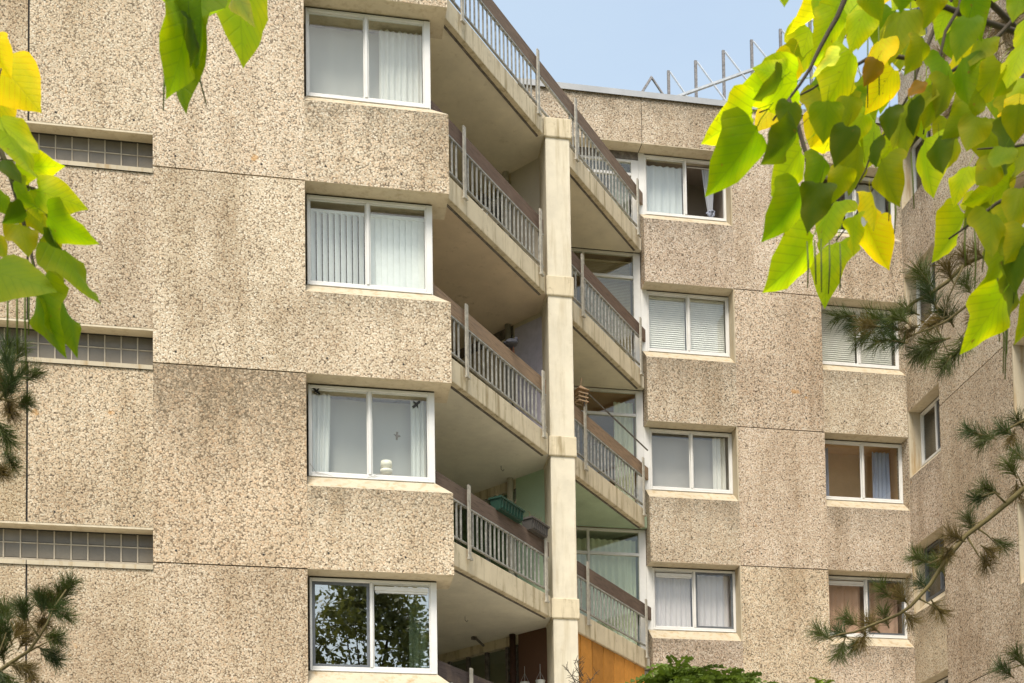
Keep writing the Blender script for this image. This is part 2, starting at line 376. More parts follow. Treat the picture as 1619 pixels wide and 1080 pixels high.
# bay side walls and floors (the bay is a box whose window fills the front)
bs = MB()
for k in ks:
    bs.box(2.10, 2.176, YL+.345, YL+6.5, zL(k-1)+.0, zL(k)-.002)
    bs.box(.2, 2.095, YL+.623, YL+2.9, zL(k)+.02, zL(k)+.30)
part('bay_side_wall', bs, CREAM)

# glass-block strips --------------------------------------------------------
bl_me = MB().box(.008, .202, 0, .08, .008, .196).mesh('glass_block', BLOCK)
for k in (0, 1, 2, 3):
    zb = zL(k)+.04
    f = MB()
    for x0, x1 in ((-8.0, XJ-.004), (XJ+.004, XB)):
        f.box(x0, x1, .0, .19, -.0001-.03, .012) if False else None
    for i in range(30):                            # mortar grid
        x = XB - .005 - i*.2165
        f.box(x-.009, x+.009, .195, .30, .0, .43)
    f.box(-8.2, XB-.0146, .197, .298, .2065, .2235); f.box(-8.2, XB-.0146, .19, .31, .388, .44, 1)
    f.box(-8.2, XB-.001, .199, .31, -.02, .0095)
    o = part('glass_block_window', f, [MORTAR, JOINT], (0, YL, zb))
    for i in range(29):
        for j in range(2):
            t = random.uniform(.75, 1.25)
            link('glass_block', bl_me, o, (XB-.005-(i+1)*.2165+.0035, .205, .012+j*.214), 0, (t, t*.99, t*.95))
    s = MB()                                       # sloped sill, soffit and end jamb of the recess
    for x0, x1 in ((-8.2, XJ-.005), (XJ+.005, XB)):
        s.add([(x0,.0,-.148),(x1,.0,-.148),(x1,.195,-.025),(x0,.195,-.025),(x0,-.02,-.150),(x1,-.02,-.150),(x0,-.02,-.09),(x1,-.02,-.09)],
              [(6,7,2,3),(4,5,7,6)])
    build('sill', s, SILL, o)
    s = MB(); s.box(-8.2, XB-.001, .003, .19, .400, .4285); build('soffit_strip', s, LINTEL, o)

# windows -------------------------------------------------------------------
def window(loc, rz, w, h, mull, rstile=.042, glass=GLASS, room=(.35,.32,.27), sash=None, vent=None, room_d=2.3, frame=WHITE, bottom=.07, opened=None, door=False, room_x=(-.12, .12)):
    f = MB()
    f.box(0, .034, 0, .07, 0, h-.022); f.box(w-rstile, w, 0, .07, 0, h-.022)
    f.box(.034, w-rstile, .001, .07, 0, bottom); f.box(.034, w-rstile, .001, .07, h-.065, h-.022); f.box(0, w, .012, .07, h-.0218, h, 1)
    f.box(mull-.021, mull+.021, -.008, .062, bottom, h-.065)
    f.box(.02, w-.02, -.02, .0, -.004, .018)                        # drip rail
    o = part('window', f, [frame, JOINT], loc, rz)
    bevel(o, .006, 1)
    spans = ((.034, mull-.021, .034), (mull+.021, w-rstile, .018))
    for i, (x0, x1, y) in enumerate(spans):
        if opened == i: continue
        g = MB(); g.box(x0+.022, x1-.022, y+.006, y+.012, bottom+.018, h-.065-.018); build('pane', g, glass, o)
        b = MB(); t = .018; z0, z1 = bottom+.0005, h-.0655
        if sash == i or sash == 2: t = .042
        b.box(x0+.0005, x0+t, y, y+.02, z0, z1); b.box(x1-t, x1-.0005, y, y+.02, z0, z1); b.box(x0+t, x1-t, y, y+.02, z0, z0+t); b.box(x0+t, x1-t, y, y+.02, z1-t, z1)
        build('sash', b, ALU if (sash == i or sash == 2) else frame, o)
        if vent == i:
            v = MB(); v.box(x0+.03, x1-.03, y-.03, y-.002, h-.17, h-.115); v.box(x0+.04, x1-.04, y-.012, y-.003, h-.20, h-.171); build('vent_grille', v, WHITE, o)
    if room:
        a, b_ = room_x; x0, x1, y0, y1, z0, z1 = a, w+b_, .075, room_d, -.55, h+.12
        m = MB(); vs = [(x0,y0,z0),(x1,y0,z0),(x1,y0,z1),(x0,y0,z1),(x0,y1,z0),(x1,y1,z0),(x1,y1,z1),(x0,y1,z1)]
        m.add(vs, [(4,5,6,7),(0,4,7,3),(1,2,6,5),(0,1,5,4),(3,7,6,2)])
        r_ = build('room_lining', m, ROOM, o, color=room)
    return o

XA, XM, XE = .402, 1.257, 2.182
WL = []
for k, kw in {4: {}, 3: dict(room=(.50,.49,.46)), 2: dict(room=(.5,.5,.47)), 1: dict(room=(.42,.41,.385)), 0: dict(room=(.10,.10,.09), glass=GLASS_COATED, sash=0, vent=1), -1: {}, -2: {}}.items():
    WL.append(window((XA, YL+.27, zL(k)-1.343), 0, XE-XA, 1.34, XM-XA, .092, room_x=(-.02, 0), **kw))
hd = MB()
for k in range(-2, 6):
    hd.box(XA-.03, XE+.02, YL+.335, YL+.62, zL(k)-.006, zL(k)-.002+.0)
    hd.box(XA-.02, XE, YL+.255, YL+.345, zL(k)-.0015-.035+.0005+.035, zL(k)+.0)

# right wing ----------------------------------------------------------------
F2 = [PEB2_BAY, LINTEL, SILL]
XR0, XR1, XR2, XR3 = 6.978, 8.78, 10.572, 12.331
for k in range(-2, 5):
    z0, z1 = zR(k), zR(k+1)
    if k == 4: z1 = 19.405
    part('wall_panel', wallbox(XR2-XR1, .25, z1-z0-2*J), PEB2, (XR1, YR, z0+J), color=tone(.95, 1.02))
    for x0, x1 in ((XR0, XR1-.001), (XR2+.001, XR3)):
        if k < 4: part('bay_panel', spandrel(x1-x0, 1.265, .5, .002, .27, F2), F2, (x0, YR, z0), color=tone(.88, .97))
        else:
            p = MB(); p.box(0, x1-x0, 0, .3, .012, z1-z0); p.box(0.001, x1-x0-.001, .001, .5, 0, .0118, 1); part('parapet_panel', p, F2, (x0, YR, z0), color=(.95,.94,.92))
    if k == 4:
        p = MB(); p.box(0, XR0-.012-4.42, 0, .3, .012, z1-z0); p.box(0.001, XR0-.013-4.42, .001, .5, 0, .0118, 1); part('parapet_panel', p, F2, (4.42, YR, z0), color=(.97,.96,.94))
    for x in (XR1,):                                # plain jamb that closes the bay recess
        jb = MB(); jb.box(-.022, -.0012, .004, .33, -1.478, -.002); part('window_jamb', jb, SILL, (x, YR, z0))
jm = MB()
for k in range(-2, 5): jm.box(XR1+.001, XR2-.001, YR+.02, YR+.24, zR(k)-J, zR(k)+J)
jm.box(XR0-.012, XR0, YR+.03, YR+.28, zR(4), 19.40)
jb = MB(); jb.box(XW-.004, XW+.03, YR+.012, YR+.50, 4, 19.35); part('window_jamb', jb, PEB2)
part('panel_joint', jm, JOINT)
cp = MB(); cp.box(4.38, 12.9, YR-.035, YR+.42, 19.407, 19.49); cp.box(4.38, 12.9, YR-.042, YR-.0352, 19.375, 19.492)
part('roof_coping', cp, COPING)
co = MB(); co.box(4.45, 12.5, YR+3.4, YR+9, 0, 19.3); co.box(XR1+.02, XR2-.02, YR+.34, YR+3.4, 0, 19.3); co.box(4.45, 12.9, YR+.43, YR+9, 19.301, 19.42)
part('core_wall', co, BACKFILL)
fl = MB()
for k in range(-2, 5):
    for x0, x1 in ((XR0, XR1-.03), (XR2+.03, XW+.3)): fl.box(x0, x1, YR+.502, YR+3.38, zR(k)+.14, zR(k)+.3)
part('floor_slab', fl, BACKFILL)
RX = (7.085, 8.757, 7.925)
RX2 = (10.60, 12.333, 11.485)
for k in range(-1, 5): part('corner_post', MB().box(6.9665, 7.084, YR+.275, YR+.335, zR(k)-1.2395, zR(k)-.003), WHITE)
BAY1 = {4: dict(room=(.36,.30,.26), opened=1, room_d=1.0), 3: dict(room=(.5,.5,.48)), 2: dict(room=(.50,.47,.43)), 1: dict(room=(.5,.46,.46), sash=1, vent=0), 0: {}, -1: {}}
BAY2 = {4: dict(room=(.06,.05,.045)), 3: dict(room=(.45,.45,.43)), 2: dict(room=(.68,.46,.26), room_d=.9), 1: dict(room=(.4,.28,.2), vent=0, sash=1, room_d=1.2), 0: {}, -1: {}}
for k, kw in BAY1.items(): window((RX[0], YR+.27, zR(k)-1.2395), 0, RX[1]-RX[0], 1.237, RX[2]-RX[0], .05, room_x=(-.08, .0), **kw)
for k, kw in BAY2.items(): window((RX2[0], YR+.27, zR(k)-1.2395), 0, RX2[1]-RX2[0], 1.237, RX2[2]-RX2[0], .05, room_x=(-.0, .05), **kw)
# side wall (faces left) -------------------------------------------------------
WROT = -math.pi/2
for k in range(-2, 5):
    h0 = zW(k)
    part('wall_panel', spandrel(1.26, 1.40, .3, .002, .25, F2), F2, (XW, YR-.002, h0), WROT, color=tone(.90, .96)) if k < 4 else None
    z0 = 10.27 + H*k
    if k < 4: part('wall_panel', wallbox(2.46, .25, H-2*J), PEB2, (XW, 22.545, z0+J), WROT, color=tone(.90, .98))
    h2 = 12.91 + H*(k-1)
    if k < 4: part('wall_panel', spandrel(1.75, 1.34, .3, .002, .25, F2), F2, (XW, 20.055, h2), WROT, color=tone(.90, .98))
    if k < 4: part('wall_panel', wallbox(5.0, .25, H-2*J), PEB2, (XW, 18.30, z0+J), WROT, color=tone(.90, .98))
    jb = MB(); jb.box(.003, .028, .0, .33, -1.345, -.002)
    part('window_jamb', jb, SILL, (XW, YR-.002, h0), WROT)
    jb = MB(); jb.box(3.753, 3.781, .002, .33, -1.97, -.572); part('window_jamb', jb, SILL, (XW, YR-.002, h0), WROT)
    window((XW+.25, YR-.03, h0-1.11), WROT, 1.22, 1.105, .62, .05, room=(.10,.09,.08), sash=1, frame=ALU if k in (0,) else WHITE, room_d=1.6)
    window((XW+.25, 20.02, h2-1.17), WROT, 1.70, 1.165, .8, .05, room=(.2,.19,.17), room_d=1.6)
p = MB(); p.box(0, 10.5, 0, .3, 0, 19.4-18.76-.02) if False else None
part('parapet_panel', wallbox(10.5, .25, 1.0), PEB2, (XW, YR-.002, 18.40), WROT, color=(.95,.93,.9)) if False else None
jm = MB()
for k in range(-2, 5): z0 = 10.27+H*k; jm.box(XW+.02, XW+.24, 20.09, 22.54, z0-J, z0+J); jm.box(XW+.02, XW+.24, 13.3, 18.29, z0-J, z0+J)
part('panel_joint', jm, JOINT)
co = MB(); co.box(XW+1.95, XW+8, 13.2, YR+9, 0, 21.2); co.box(XW+.35, XW+1.95, 20.1, 22.48, 0, 21.2); co.box(XW+.35, XW+1.95, 13.2, 18.2, 0, 21.2)
part('core_wall', co, BACKFILL)

# recess lining round the head of every right-wing window is the bay panel's own underside
# column -------------------------------------------------------------------------
CX0, CX1, CY0, CY1 = 4.455, 4.875, 20.985, 21.55
c = MB(); c.box(CX0, CX1, CY0, CY1, 0, zS(3)+.02)
col_o = part('column', c, COLUMN); bevel(col_o, .015, 2)
for k in range(-2, 4):
    b = MB(); e = .03
    b.prism([(CX0-e, CY0-e+.002), (CX1+e, CY0-e+.002), (CX1+e, CY1+.02), (CX0-e+.02, CY1+.02)], zS(k)+.0, zS(k)+.345)
    bevel(part('column_band', b, CREAM), .02, 2)

# balconies ------------------------------------------------------------------------
DX, DY = math.sin(R(40)), math.cos(R(40))
B0 = Vector((2.40, 18.532, 0))
RAILROT = R(50)
def bl(t, out=0): return (B0.x+DX*t+DY*out, B0.y+DY*t-DX*out)    # a point along the balcony edge, 'out' metres towards the viewer
PA = bl(2.86); PT = (4.72, bl(0)[1] + (4.72-bl(0)[0])*DY/DX)      # the edge where the partition meets it
SOF1 = {3: SOFFIT, 2: SOFFIT_BROWN, 1: SOFFIT_GREY, 0: SOFFIT_GREY, -1: SOFFIT_GREY}
SOF2 = {3: SOFFIT, 2: SOFFIT, 1: GREEN, 0: SOFFIT_GREY, -1: SOFFIT_GREY}
for k in range(-1, 4):
    z = zS(k)
    s1 = MB(); s1.prism([(2.26, 18.545), bl(.02, -.10), (PT[0]-.08, PT[1]-.02), (4.72, 21.7), (2.26, 24.5)], z+.03, z+.26)
    part('balcony_slab', s1, SOF1[k])
    s2 = MB(); s2.prism([(4.722, 21.35), bl(6.75, -.10), (6.965, 23.98), (6.965, 24.07), (4.722, 24.07)], z+.028, z+.258)
    part('balcony_slab', s2, SOF2[k])
    fb = MB(); fb.box(0, 3.12, .0, .13, 0, .355); fb.box(3.72, 7.0, .0, .13, 0, .355)
    db = MB(); db.box(.01, 3.1, .085, .12, -.014, .002); db.box(3.73, 6.98, .085, .12, -.014, .002); part('shadow_gap_strip', db, RAILDARK, (B0.x, B0.y, z), RAILROT)  # dark strips stand in for the shadow gap between fascia and soffit
    fo = part('fascia', fb, CREAM, (B0.x, B0.y, z), RAILROT); bevel(fo, .012, 2)
# railings
bal_me = MB().box(-.011, .011, -.011, .011, 0, .525).mesh('baluster', BALUSTER)
post_me = MB().box(-.033, .033, -.012, .012, .0, 1.10).box(-.05, .05, -.03, .012, -.03, .0).mesh('post', STEEL)
BOARD = {3: (.19,.14,.105), 2: (.145,.10,.075), 1: (.27,.19,.125), 0: (.13,.095,.075), -1: (.07,.055,.052)}
def railing(k, t0, t1, posts, gaps, board=(None, None)):
    z = zS(k)
    m = MB(); L = t1-t0
    m.box(0, L, -.022, .022, .985, 1.008); m.box(0, L, -.018, .018, .435, .458)
    o = part('railing', m, BALUSTER, (*bl(t0, -.03), z), RAILROT)
    b0, b1 = board[0] or t0, board[1] or t1
    w = MB(); w.box(b0-t0, b1-t0, -.022, .022, 1.0095, 1.255)
    if k == -1: pass
    bevel(build('hand_board', w, WOOD, o, color=BOARD[k]), .006, 1)
    for t in posts: link('post', post_me, o, (t-t0, -.055-.03, .20), 0)
    for a, b, n in gaps:
        for i in range(n):
            link('baluster', bal_me, o, (a-t0+(b-a)*(i+.5)/n, 0, .459), 0)
    return o
for k in range(-1, 4):
    o1 = railing(k, .05, 3.10, (.50, 2.88), ((.10, .46, 3), (.54, 2.84, 18), (2.92, 3.10, 2)), (-.28, 3.10))
    o2 = railing(k, 4.08 if k < 3 else 3.12, 6.98, (4.40, 6.86) if k < 3 else (4.25, 6.86), ((4.10, 4.36, 2), (4.44, 6.82, 17)), (4.08 if k < 3 else 3.102, 7.24))
    if k == 3:
        f = MB(); f.box(.1, 2.9, .0, .02, .37, .40); part('roof_flashing', f, WHITE, (*bl(0, -.05), zS(3)), RAILROT)
    if k == 1:
        h = MB(); h.tube([(.30, -.09, 1.60), (2.98, -.09, 1.52)], .016, 6); h.tube([(.32, -.085, 1.2), (.32, -.085, 1.62)], .014, 6); build('hand_rail', h, RAILDARK, o2)
# wall at the back of the balconies: runs from the column back to the left
BW = Vector((4.70, 21.47, 0)); BWROT = math.atan2(.766, -.643)
def bw(u, off=0): return (BW.x-.643*u-.766*off, BW.y+.766*u-.643*off)     # off: towards the viewer
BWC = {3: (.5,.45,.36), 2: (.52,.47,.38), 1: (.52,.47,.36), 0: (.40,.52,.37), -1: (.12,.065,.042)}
for k in range(-1, 3):
    z0, z1 = zS(k)+.262, zS(k+1)+.028
    hgt = z1-z0
    w = MB()
    w.box(.06, .86, 0, .12, 0, hgt)                 # pier beside the column
    w.box(.86, 3.75, 0, .12, 0, .12)
    if k == 1: w.box(1.02, 3.75, .0, .10, .1205, hgt-.17)
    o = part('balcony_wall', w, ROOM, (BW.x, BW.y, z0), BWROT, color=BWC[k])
    w = MB(); w.box(.86, 3.75, 0, .12, hgt-.16, hgt-.0005); build('beam', w, RAILDARK if k == 1 else CREAM, o)
    # local x runs back along the wall, local +y faces the viewer's right-rear; the glazing sits inside the frame
    f = MB()
    cuts = [.86, 1.55, 2.25, 2.95, 3.7] if k >= 0 else [.9, 1.12, 1.6, 2.05, 2.5, 2.95, 3.7]
    if k == 1: cuts = [.86]
    for cx in cuts: f.box(cx, cx+.06, .02, .09, .121, hgt-.161)
    fo = build('glazing_frame', f, BALUSTER if k >= 0 else RAILDARK, o)
    for a, b in zip(cuts[:-1], cuts[1:]):
        g = MB(); g.box(a+.061, b-.001, .05, .058, .122, hgt-.162); build('pane', g, GLASS_GREEN if k >= 0 else GLASS, o)
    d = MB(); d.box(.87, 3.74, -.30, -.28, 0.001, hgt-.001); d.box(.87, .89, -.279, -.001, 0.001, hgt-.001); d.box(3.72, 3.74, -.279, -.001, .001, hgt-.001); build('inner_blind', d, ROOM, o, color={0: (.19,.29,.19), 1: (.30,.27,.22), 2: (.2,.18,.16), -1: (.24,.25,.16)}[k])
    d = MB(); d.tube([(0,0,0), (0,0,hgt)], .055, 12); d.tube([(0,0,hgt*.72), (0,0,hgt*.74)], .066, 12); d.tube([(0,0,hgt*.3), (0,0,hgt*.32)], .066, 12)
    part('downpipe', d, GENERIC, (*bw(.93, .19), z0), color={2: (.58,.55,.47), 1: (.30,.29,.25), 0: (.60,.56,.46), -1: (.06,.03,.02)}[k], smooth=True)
pw = MB(); pw.box(4.724, 4.80, 21.42, 24.05, 4.6, zS(3)+.027); part('partition_wall', pw, CREAM)
w = MB()                                            # lilac screen beside the pipe
for i in range(6): w.box(-.74+.125*i, -.74+.125*i+.122, .0, .012, .02, 2.42)
part('privacy_screen', w, GENERIC, (*bw(.80, .14), zS(1)+.262), BWROT, color=(.42,.40,.47))
w = MB(); w.box(0, .30, 0, .16, 0, .15); w.box(.02, .28, -.012, -.001, .02, .13); part('shutter_box', w, RAILDARK, (*bw(1.30, .22), zS(3)-.42), BWROT)
w = MB(); w.box(0, 1.1, 0, .14, 0, .13); part('lintel_beam', w, RAILDARK, (*bw(2.0, .16), zS(2)-.14), BWROT) if False else None

# glazing of the right-hand balconies -----------------------------------------------
GX0, GX1 = 4.82, 6.965
def glazing(k, room, transom):
    z0 = zS(k)+.262; z1 = zS(k+1)+.02 if k < 3 else zR(4)-.16
    h = z1-z0; w = GX1-GX0; f = MB()
    for x in (0, .98, w-.145): f.box(x, x+(.05 if x < 1.5 else .145), 0, .07, 0, h)
    for a, b in ((.05, .98), (1.03, w-.145)):
        f.box(a, b, .001, .07, 0, .06); f.box(a, b, .001, .07, h-.05, h)
        f.box(a, b, .002, .068, transom-.03, transom+.03)
    o = part('balcony_door', f, WHITE, (GX0, 24.079, z0)); bevel(o, .006, 1)
    for a, b in ((.05, .98), (1.03, w-.145)):
        for c, d in ((.06, transom-.03), (transom+.03, h-.05)):
            g = MB(); g.box(a+.001, b-.001, .03, .036, c+.001, d-.001); build('pane', g, GLASS_GREEN, o)
    m = MB(); x0, x1, y0, y1 = -.0, w-.02, .075, 2.4
    vs = [(x0,y0,0),(x1,y0,0),(x1,y0,h),(x0,y0,h),(x0,y1,0),(x1,y1,0),(x1,y1,h),(x0,y1,h)]
    m.add(vs, [(4,5,6,7),(0,4,7,3),(1,2,6,5),(0,1,5,4),(3,7,6,2)]); build('room_lining', m, ROOM, o, color=room)
    return o
glazing(3, (.12,.11,.10), 1.35); glazing(2, (.40,.27,.20), 2.02); glazing(1, (.55,.33,.22), 2.02); glazing(0, (.4,.42,.36), 2.02); glazing(-1, (.3,.28,.25), 2.02)
hb = MB(); hb.box(4.45, GX1, 24.08, 24.16, zR(4)-.155, zR(4)-.002); part('head_panel', hb, RAILDARK)
# orange boarding under the lowest balcony in view
ob_ = MB()
bd_me = MB().box(.022, .438, 0, .03, 0, 2.2).mesh('cladding_board', GENERIC)
bo = part('cladding', MB().box(3.80, 6.9, .032, .06, 0, 2.2), JOINT, (*bl(0, -.04), zS(0)-2.205), RAILROT)
for i in range(7):
    t = random.uniform(.68, 1.05); link('cladding_board', bd_me, bo, (3.80+.45*i, 0, 0), 0, (.60*t, .27*t, .055*t))
# brackets and shutter rail seen on the ceiling of the lowest loggia
for u, of in ((1.5, .55), (2.75, .75)):
    b = MB(); b.bar((0,0,0), (.26,.10,-.10), .03, .03); b.box(-.04, .04, -.03, .03, -.05, .0); part('awning_bracket', b, RAILDARK, (*bw(u, of), zS(0)+.024), BWROT*0+.4)
for u, of, kk in ((.45, 1.5, 0), (.3, .7, 1)):
    b = MB(); b.tube([(0,0,0),(0,0,-.06),(.03,0,-.09),(.05,0,-.06)], .006, 5); part('ceiling_hook', b, RAILDARK, (*bw(u+.4, of), zS(kk)+.03))

# roof guard ------------------------------------------------------------------------
gp = [(8.48+.497*i, 26.79-.385*i) for i in range(7)]
SD = (.35, -2.0)
def gr(i, f): return (8.48+.497*i+SD[0]*f, 26.79-.385*i+SD[1]*f, 22.3-2.87*f)
guard = part('roof_guard', MB().bar(gr(-1.2, .36), gr(7.5, .36), .05, .05).bar(gr(-.5, .93), gr(7.5, .93), .05, .05), STAY)
for i, (x, y) in enumerate(gp):
    p = MB(); p.box(-.03, .03, -.02, .02, 19.42, 22.3); build('guard_post', p, FENCE, guard, (x, y, 0))
    p = MB(); p.bar((x+.032, y-.03, 22.25), gr(i, 1.0), .03, .03); build('guard_stay', p, STAY, guard)
guard.location = -ORG
p = MB(); p.bar((6.40,27.21,19.42),(8.218,27.21,22.43), .07, .05); p.bar((8.218,27.20,22.42),(10.30,27.20,19.42), .045, .03); build('guard_brace', p, FENCE, guard)

# tie holes left in the panels
th = MB()
def hole(x, y, z, r=.016): th.tube([(x, y-.002, z), (x, y+.02, z)], r, 8)
for k in range(-1, 4):
    for x, dz in ((.66, .23), (1.72, .22)): hole(x, YL, zL(k)+dz)
    for x in (-1.38, -.22): hole(x, YL, zL(k)+.17)
    for x in (-2.95, -1.93): hole(x, YL, zL(k)+.62)
    for x in (7.3, 8.4, 9.2, 10.2, 11.0, 11.9): hole(x, YR, zR(k)+.25)
tag(part('tie_hole', th, JOINT), kind='stuff')

# ------------------------------------------------------------------ things in and on the building
def curtain(name, label, cat, x0, x1, z0, z1, y, color, wl=.11, amp=.025, group=None, taper=None, rz=0, loc=None):
    m = MB(); n = max(6, int((x1-x0)/wl*6)); ph = random.uniform(0, 6)
    rows = 5
    for j in range(rows+1):
        v = j/rows
        for i in range(n+1):
            u = i/n; x = x0+(x1-x0)*u
            if taper: a, b = taper; f = 1-v; x = (x0+(x1-x0)*u)*(1-f*.0) ; cx = a; x = x+(cx-x)*f**1.3*b
            yy = amp*math.sin((x0+(x1-x0)*u)/wl*2*math.pi+ph+.5*math.sin(v*2+u*5))+amp*.5*math.sin(u*17+ph*2)
            m.v.append((x, y+yy, z0+(z1-z0)*v))
    for j in range(rows):
        for i in range(n): a = j*(n+1)+i; m.f.append((a, a+1, a+n+2, a+n+1)); m.m.append(0)
    o = build(name, m, FABRIC, color=color, smooth=True); return tag(o, label, cat, group)
def venetian(label, x0, x1, z0, z1, y, color=(.82,.80,.75), pitch=.042, tilt=.5, group='venetian blinds in the right wing windows'):
    m = MB(); n = int((z1-z0)/pitch); h = pitch*1.12
    for i in range(n):
        z = z1-.03-i*pitch
        if z < z0+.03: break
        m.add([(x0,y-.009,z-h*tilt),(x1,y-.009,z-h*tilt),(x1,y+.009,z+h*tilt),(x0,y+.009,z+h*tilt)], [(0,1,2,3)])
    root = build('venetian_blind', MB().box(x0, x1, y-.02, y+.02, z1-.028, z1), PLASTIC, color=color)
    s = build('slats', m, PLASTIC, root, color=color); s['kind'] = 'stuff'
    return tag(root, label, 'blind', group)
GB = (.80,.79,.75)
# left wing, top window
b3 = zL(3)
curtain('curtain', 'white pleated net curtain in the top left window pane', 'curtain', 1.46, 2.08, b3-1.25, b3-.06, YL+.50, (.80,.80,.77), .085, .02)
curtain('net_curtain', 'grey net filling the topmost window of the left wing', 'net curtain', .44, 1.50, b3-1.28, b3-.05, YL+.60, (.60,.60,.575), .35, .008)
# vertical slat blinds
b2 = zL(2)
def vblind(label, x0, x1, n, ang, color):
    root = tag(build('vertical_blind', MB().box(x0, x1, YL+.44, YL+.48, b2-.16, b2-.12), PLASTIC, color=color), label, 'blind', 'vertical slat blinds in one left wing window')
    me = MB().box(-.047, .047, -.002, .002, 0, 1.13).mesh('slat', PLASTIC)
    for i in range(n):
        link('slat', me, root, (x0+(x1-x0)*(i+.5)/n, YL+.46, b2-1.29), ang+random.uniform(-.05,.05), color)
vblind('white vertical slat blind standing half open behind the left pane', .45, 1.22, 9, .75, (.80,.81,.79))
vblind('white vertical slat blind turned shut behind the right pane', 1.29, 2.08, 9, .22, (.80,.82,.80))
# third window down
b1 = zL(1)
curtain('curtain', 'narrow white curtain at the left edge of the window with bird stickers', 'curtain', .44, .72, b1-1.28, b1-.06, YL+.46, (.82,.83,.80), .07, .02, taper=(.44, .12))
curtain('net_curtain', 'grey net behind the glass with the bird stickers', 'net curtain', .44, 2.10, b1-1.29, b1-.05, YL+.62, (.52,.52,.49), .4, .008)
curtain('curtain', 'faint white curtain strip right of the white lamp', 'curtain', 1.86, 2.08, b1-1.28, b1-.06, YL+.50, (.70,.72,.69), .06, .015)
la = thing('desk_lamp', 'white plastic lamp standing on the sill inside the window with bird stickers', 'lamp', (1.50, YL+.42, b1-1.25))
m = MB(); m.tube([(0,0,0),(0,0,.02)], .075, 16); m.tube([(0,0,.02),(0,0,.15)], .012, 8); build('stand', m, PLASTIC, la, color=(.75,.70,.58))
m = MB(); m.tube([(0,0,.06),(0,0,.08),(0,0,.12)], [.05,.085,.09], 16); build('lamp_shade', m, PLASTIC, la, color=(.82,.77,.66), smooth=True)
m = MB(); m.tube([(0,0,.15),(0,0,.17),(0,0,.24)], [.06,.085,.08], 16); build('lamp_head', m, PLASTIC, la, color=(.80,.75,.62), smooth=True)
BIRD = [(-.05,.0),(-.02,.012),(-.035,.05),(-.008,.06),(.008,.02),(.03,.03),(.05,.022),(.035,.012),(.02,.0),(.035,-.045),(.012,-.05),(-.006,-.012)]
def sticker(label, x, z, rot, s, dark):
    m = MB(); c, sn = math.cos(rot)*s, math.sin(rot)*s; pts = [(a*c-b*sn, a*sn+b*c) for a, b in BIRD]; n = len(pts)
    m.add([(a, 0, b) for a, b in pts]+[(a, .001, b) for a, b in pts]+[(0, 0, .008*s), ], [(i, (i+1) % n, 2*n) for i in range(n)]+[(i, n+i, n+(i+1) % n, (i+1) % n) for i in range(n)])
    tag(build('bird_sticker', m, GENERIC, loc=(x, YL+.283, b1-1.325+z), color=dark), label, 'window sticker', 'bird silhouettes stuck on one window')
sticker('black flying bird silhouette stuck high on the left pane', .52, 1.21, .4, 1.15, (.012,.012,.012))
sticker('dark bird silhouette diving near the top of the right pane', 1.93, 1.12, 1.9, 1.3, (.045,.045,.045))
sticker('grey bird silhouette in the middle of the right pane', 1.64, .64, -.5, 1.05, (.11,.11,.105))
m = MB(); m.tube([(.42,YL+.265,b1-1.16),(.5,YL+.262,b1-1.28),(.8,YL+.255,b1-1.34),(1.2,YL+.255,b1-1.335),(1.42,YL+.262,b1-1.24)], .003, 5)
tag(build('cable', m, GENERIC, color=(.3,.28,.24)), 'thin loose cable hanging across the sill below the white lamp', 'cable')
# lowest full window
b0 = zL(0)
curtain('curtain', 'pale green curtain at the right of the window that mirrors a tree', 'curtain', 1.80, 2.07, b0-1.25, b0-.20, YL+.46, (.62,.68,.55), .09, .025)
# right wing, first bay
y1 = YR+.27
z4 = zR(4)
curtain('curtain', 'bluish white curtain pulled across the left half of the top bay window', 'curtain', 7.13, 7.90, z4-1.20, z4-.10, y1+.2, (.74,.78,.80), .14, .02)
cu = curtain('curtain', 'grey curtain tied in a knot hanging in an open window', 'curtain', 8.30, 8.56, z4-.98, z4-.13, y1+.12, (.52,.54,.58), .05, .018, taper=(8.47, .62))
m = MB()
for i in range(5): a = i*1.3; m.tube([(8.47+.04*math.cos(a), y1+.12+.03*math.sin(a), z4-.98), (8.47+.075*math.cos(a+.6), y1+.12, z4-1.05+.02*i), (8.48+.03*math.cos(a+2), y1+.12, z4-1.13)], [.02,.03,.015], 7)
build('knot', m, FABRIC, cu, color=(.36,.39,.48), smooth=True)
m = MB(); m.tube([(8.0,y1+.12,z4-.115),(8.72,y1+.12,z4-.115)], .01, 6); build('curtain_rod', m, GENERIC, cu, color=(.6,.58,.55))
z3 = zR(3)
venetian('closed white venetian blind in the left half of the second bay window down', 7.14, 7.89, z3-1.2, z3-.06, y1+.14)
venetian('closed white venetian blind in the right half of the second bay window down', 7.96, 8.70, z3-1.2, z3-.06, y1+.14)
z2 = zR(2)
curtain('net_curtain', 'plain grey net across the third bay window down', 'net curtain', 7.13, 8.70, z2-1.22, z2-.05, y1+.3, (.60,.56,.53), .5, .006)
curtain('curtain', 'white curtain strip at the right of the grey netted bay window', 'curtain', 8.42, 8.68, z2-1.22, z2-.05, y1+.18, (.82,.79,.74), .09, .015)
z1_ = zR(1)
curtain('curtain', 'pinkish white pleated curtain behind the plain left sash with a vent', 'curtain', 7.14, 7.90, z1_-1.22, z1_-.06, y1+.2, (.80,.74,.76), .10, .018)
curtain('curtain', 'pinkish white pleated curtain behind the dark framed right sash', 'curtain', 7.96, 8.70, z1_-1.22, z1_-.06, y1+.22, (.80,.74,.76), .12, .018)
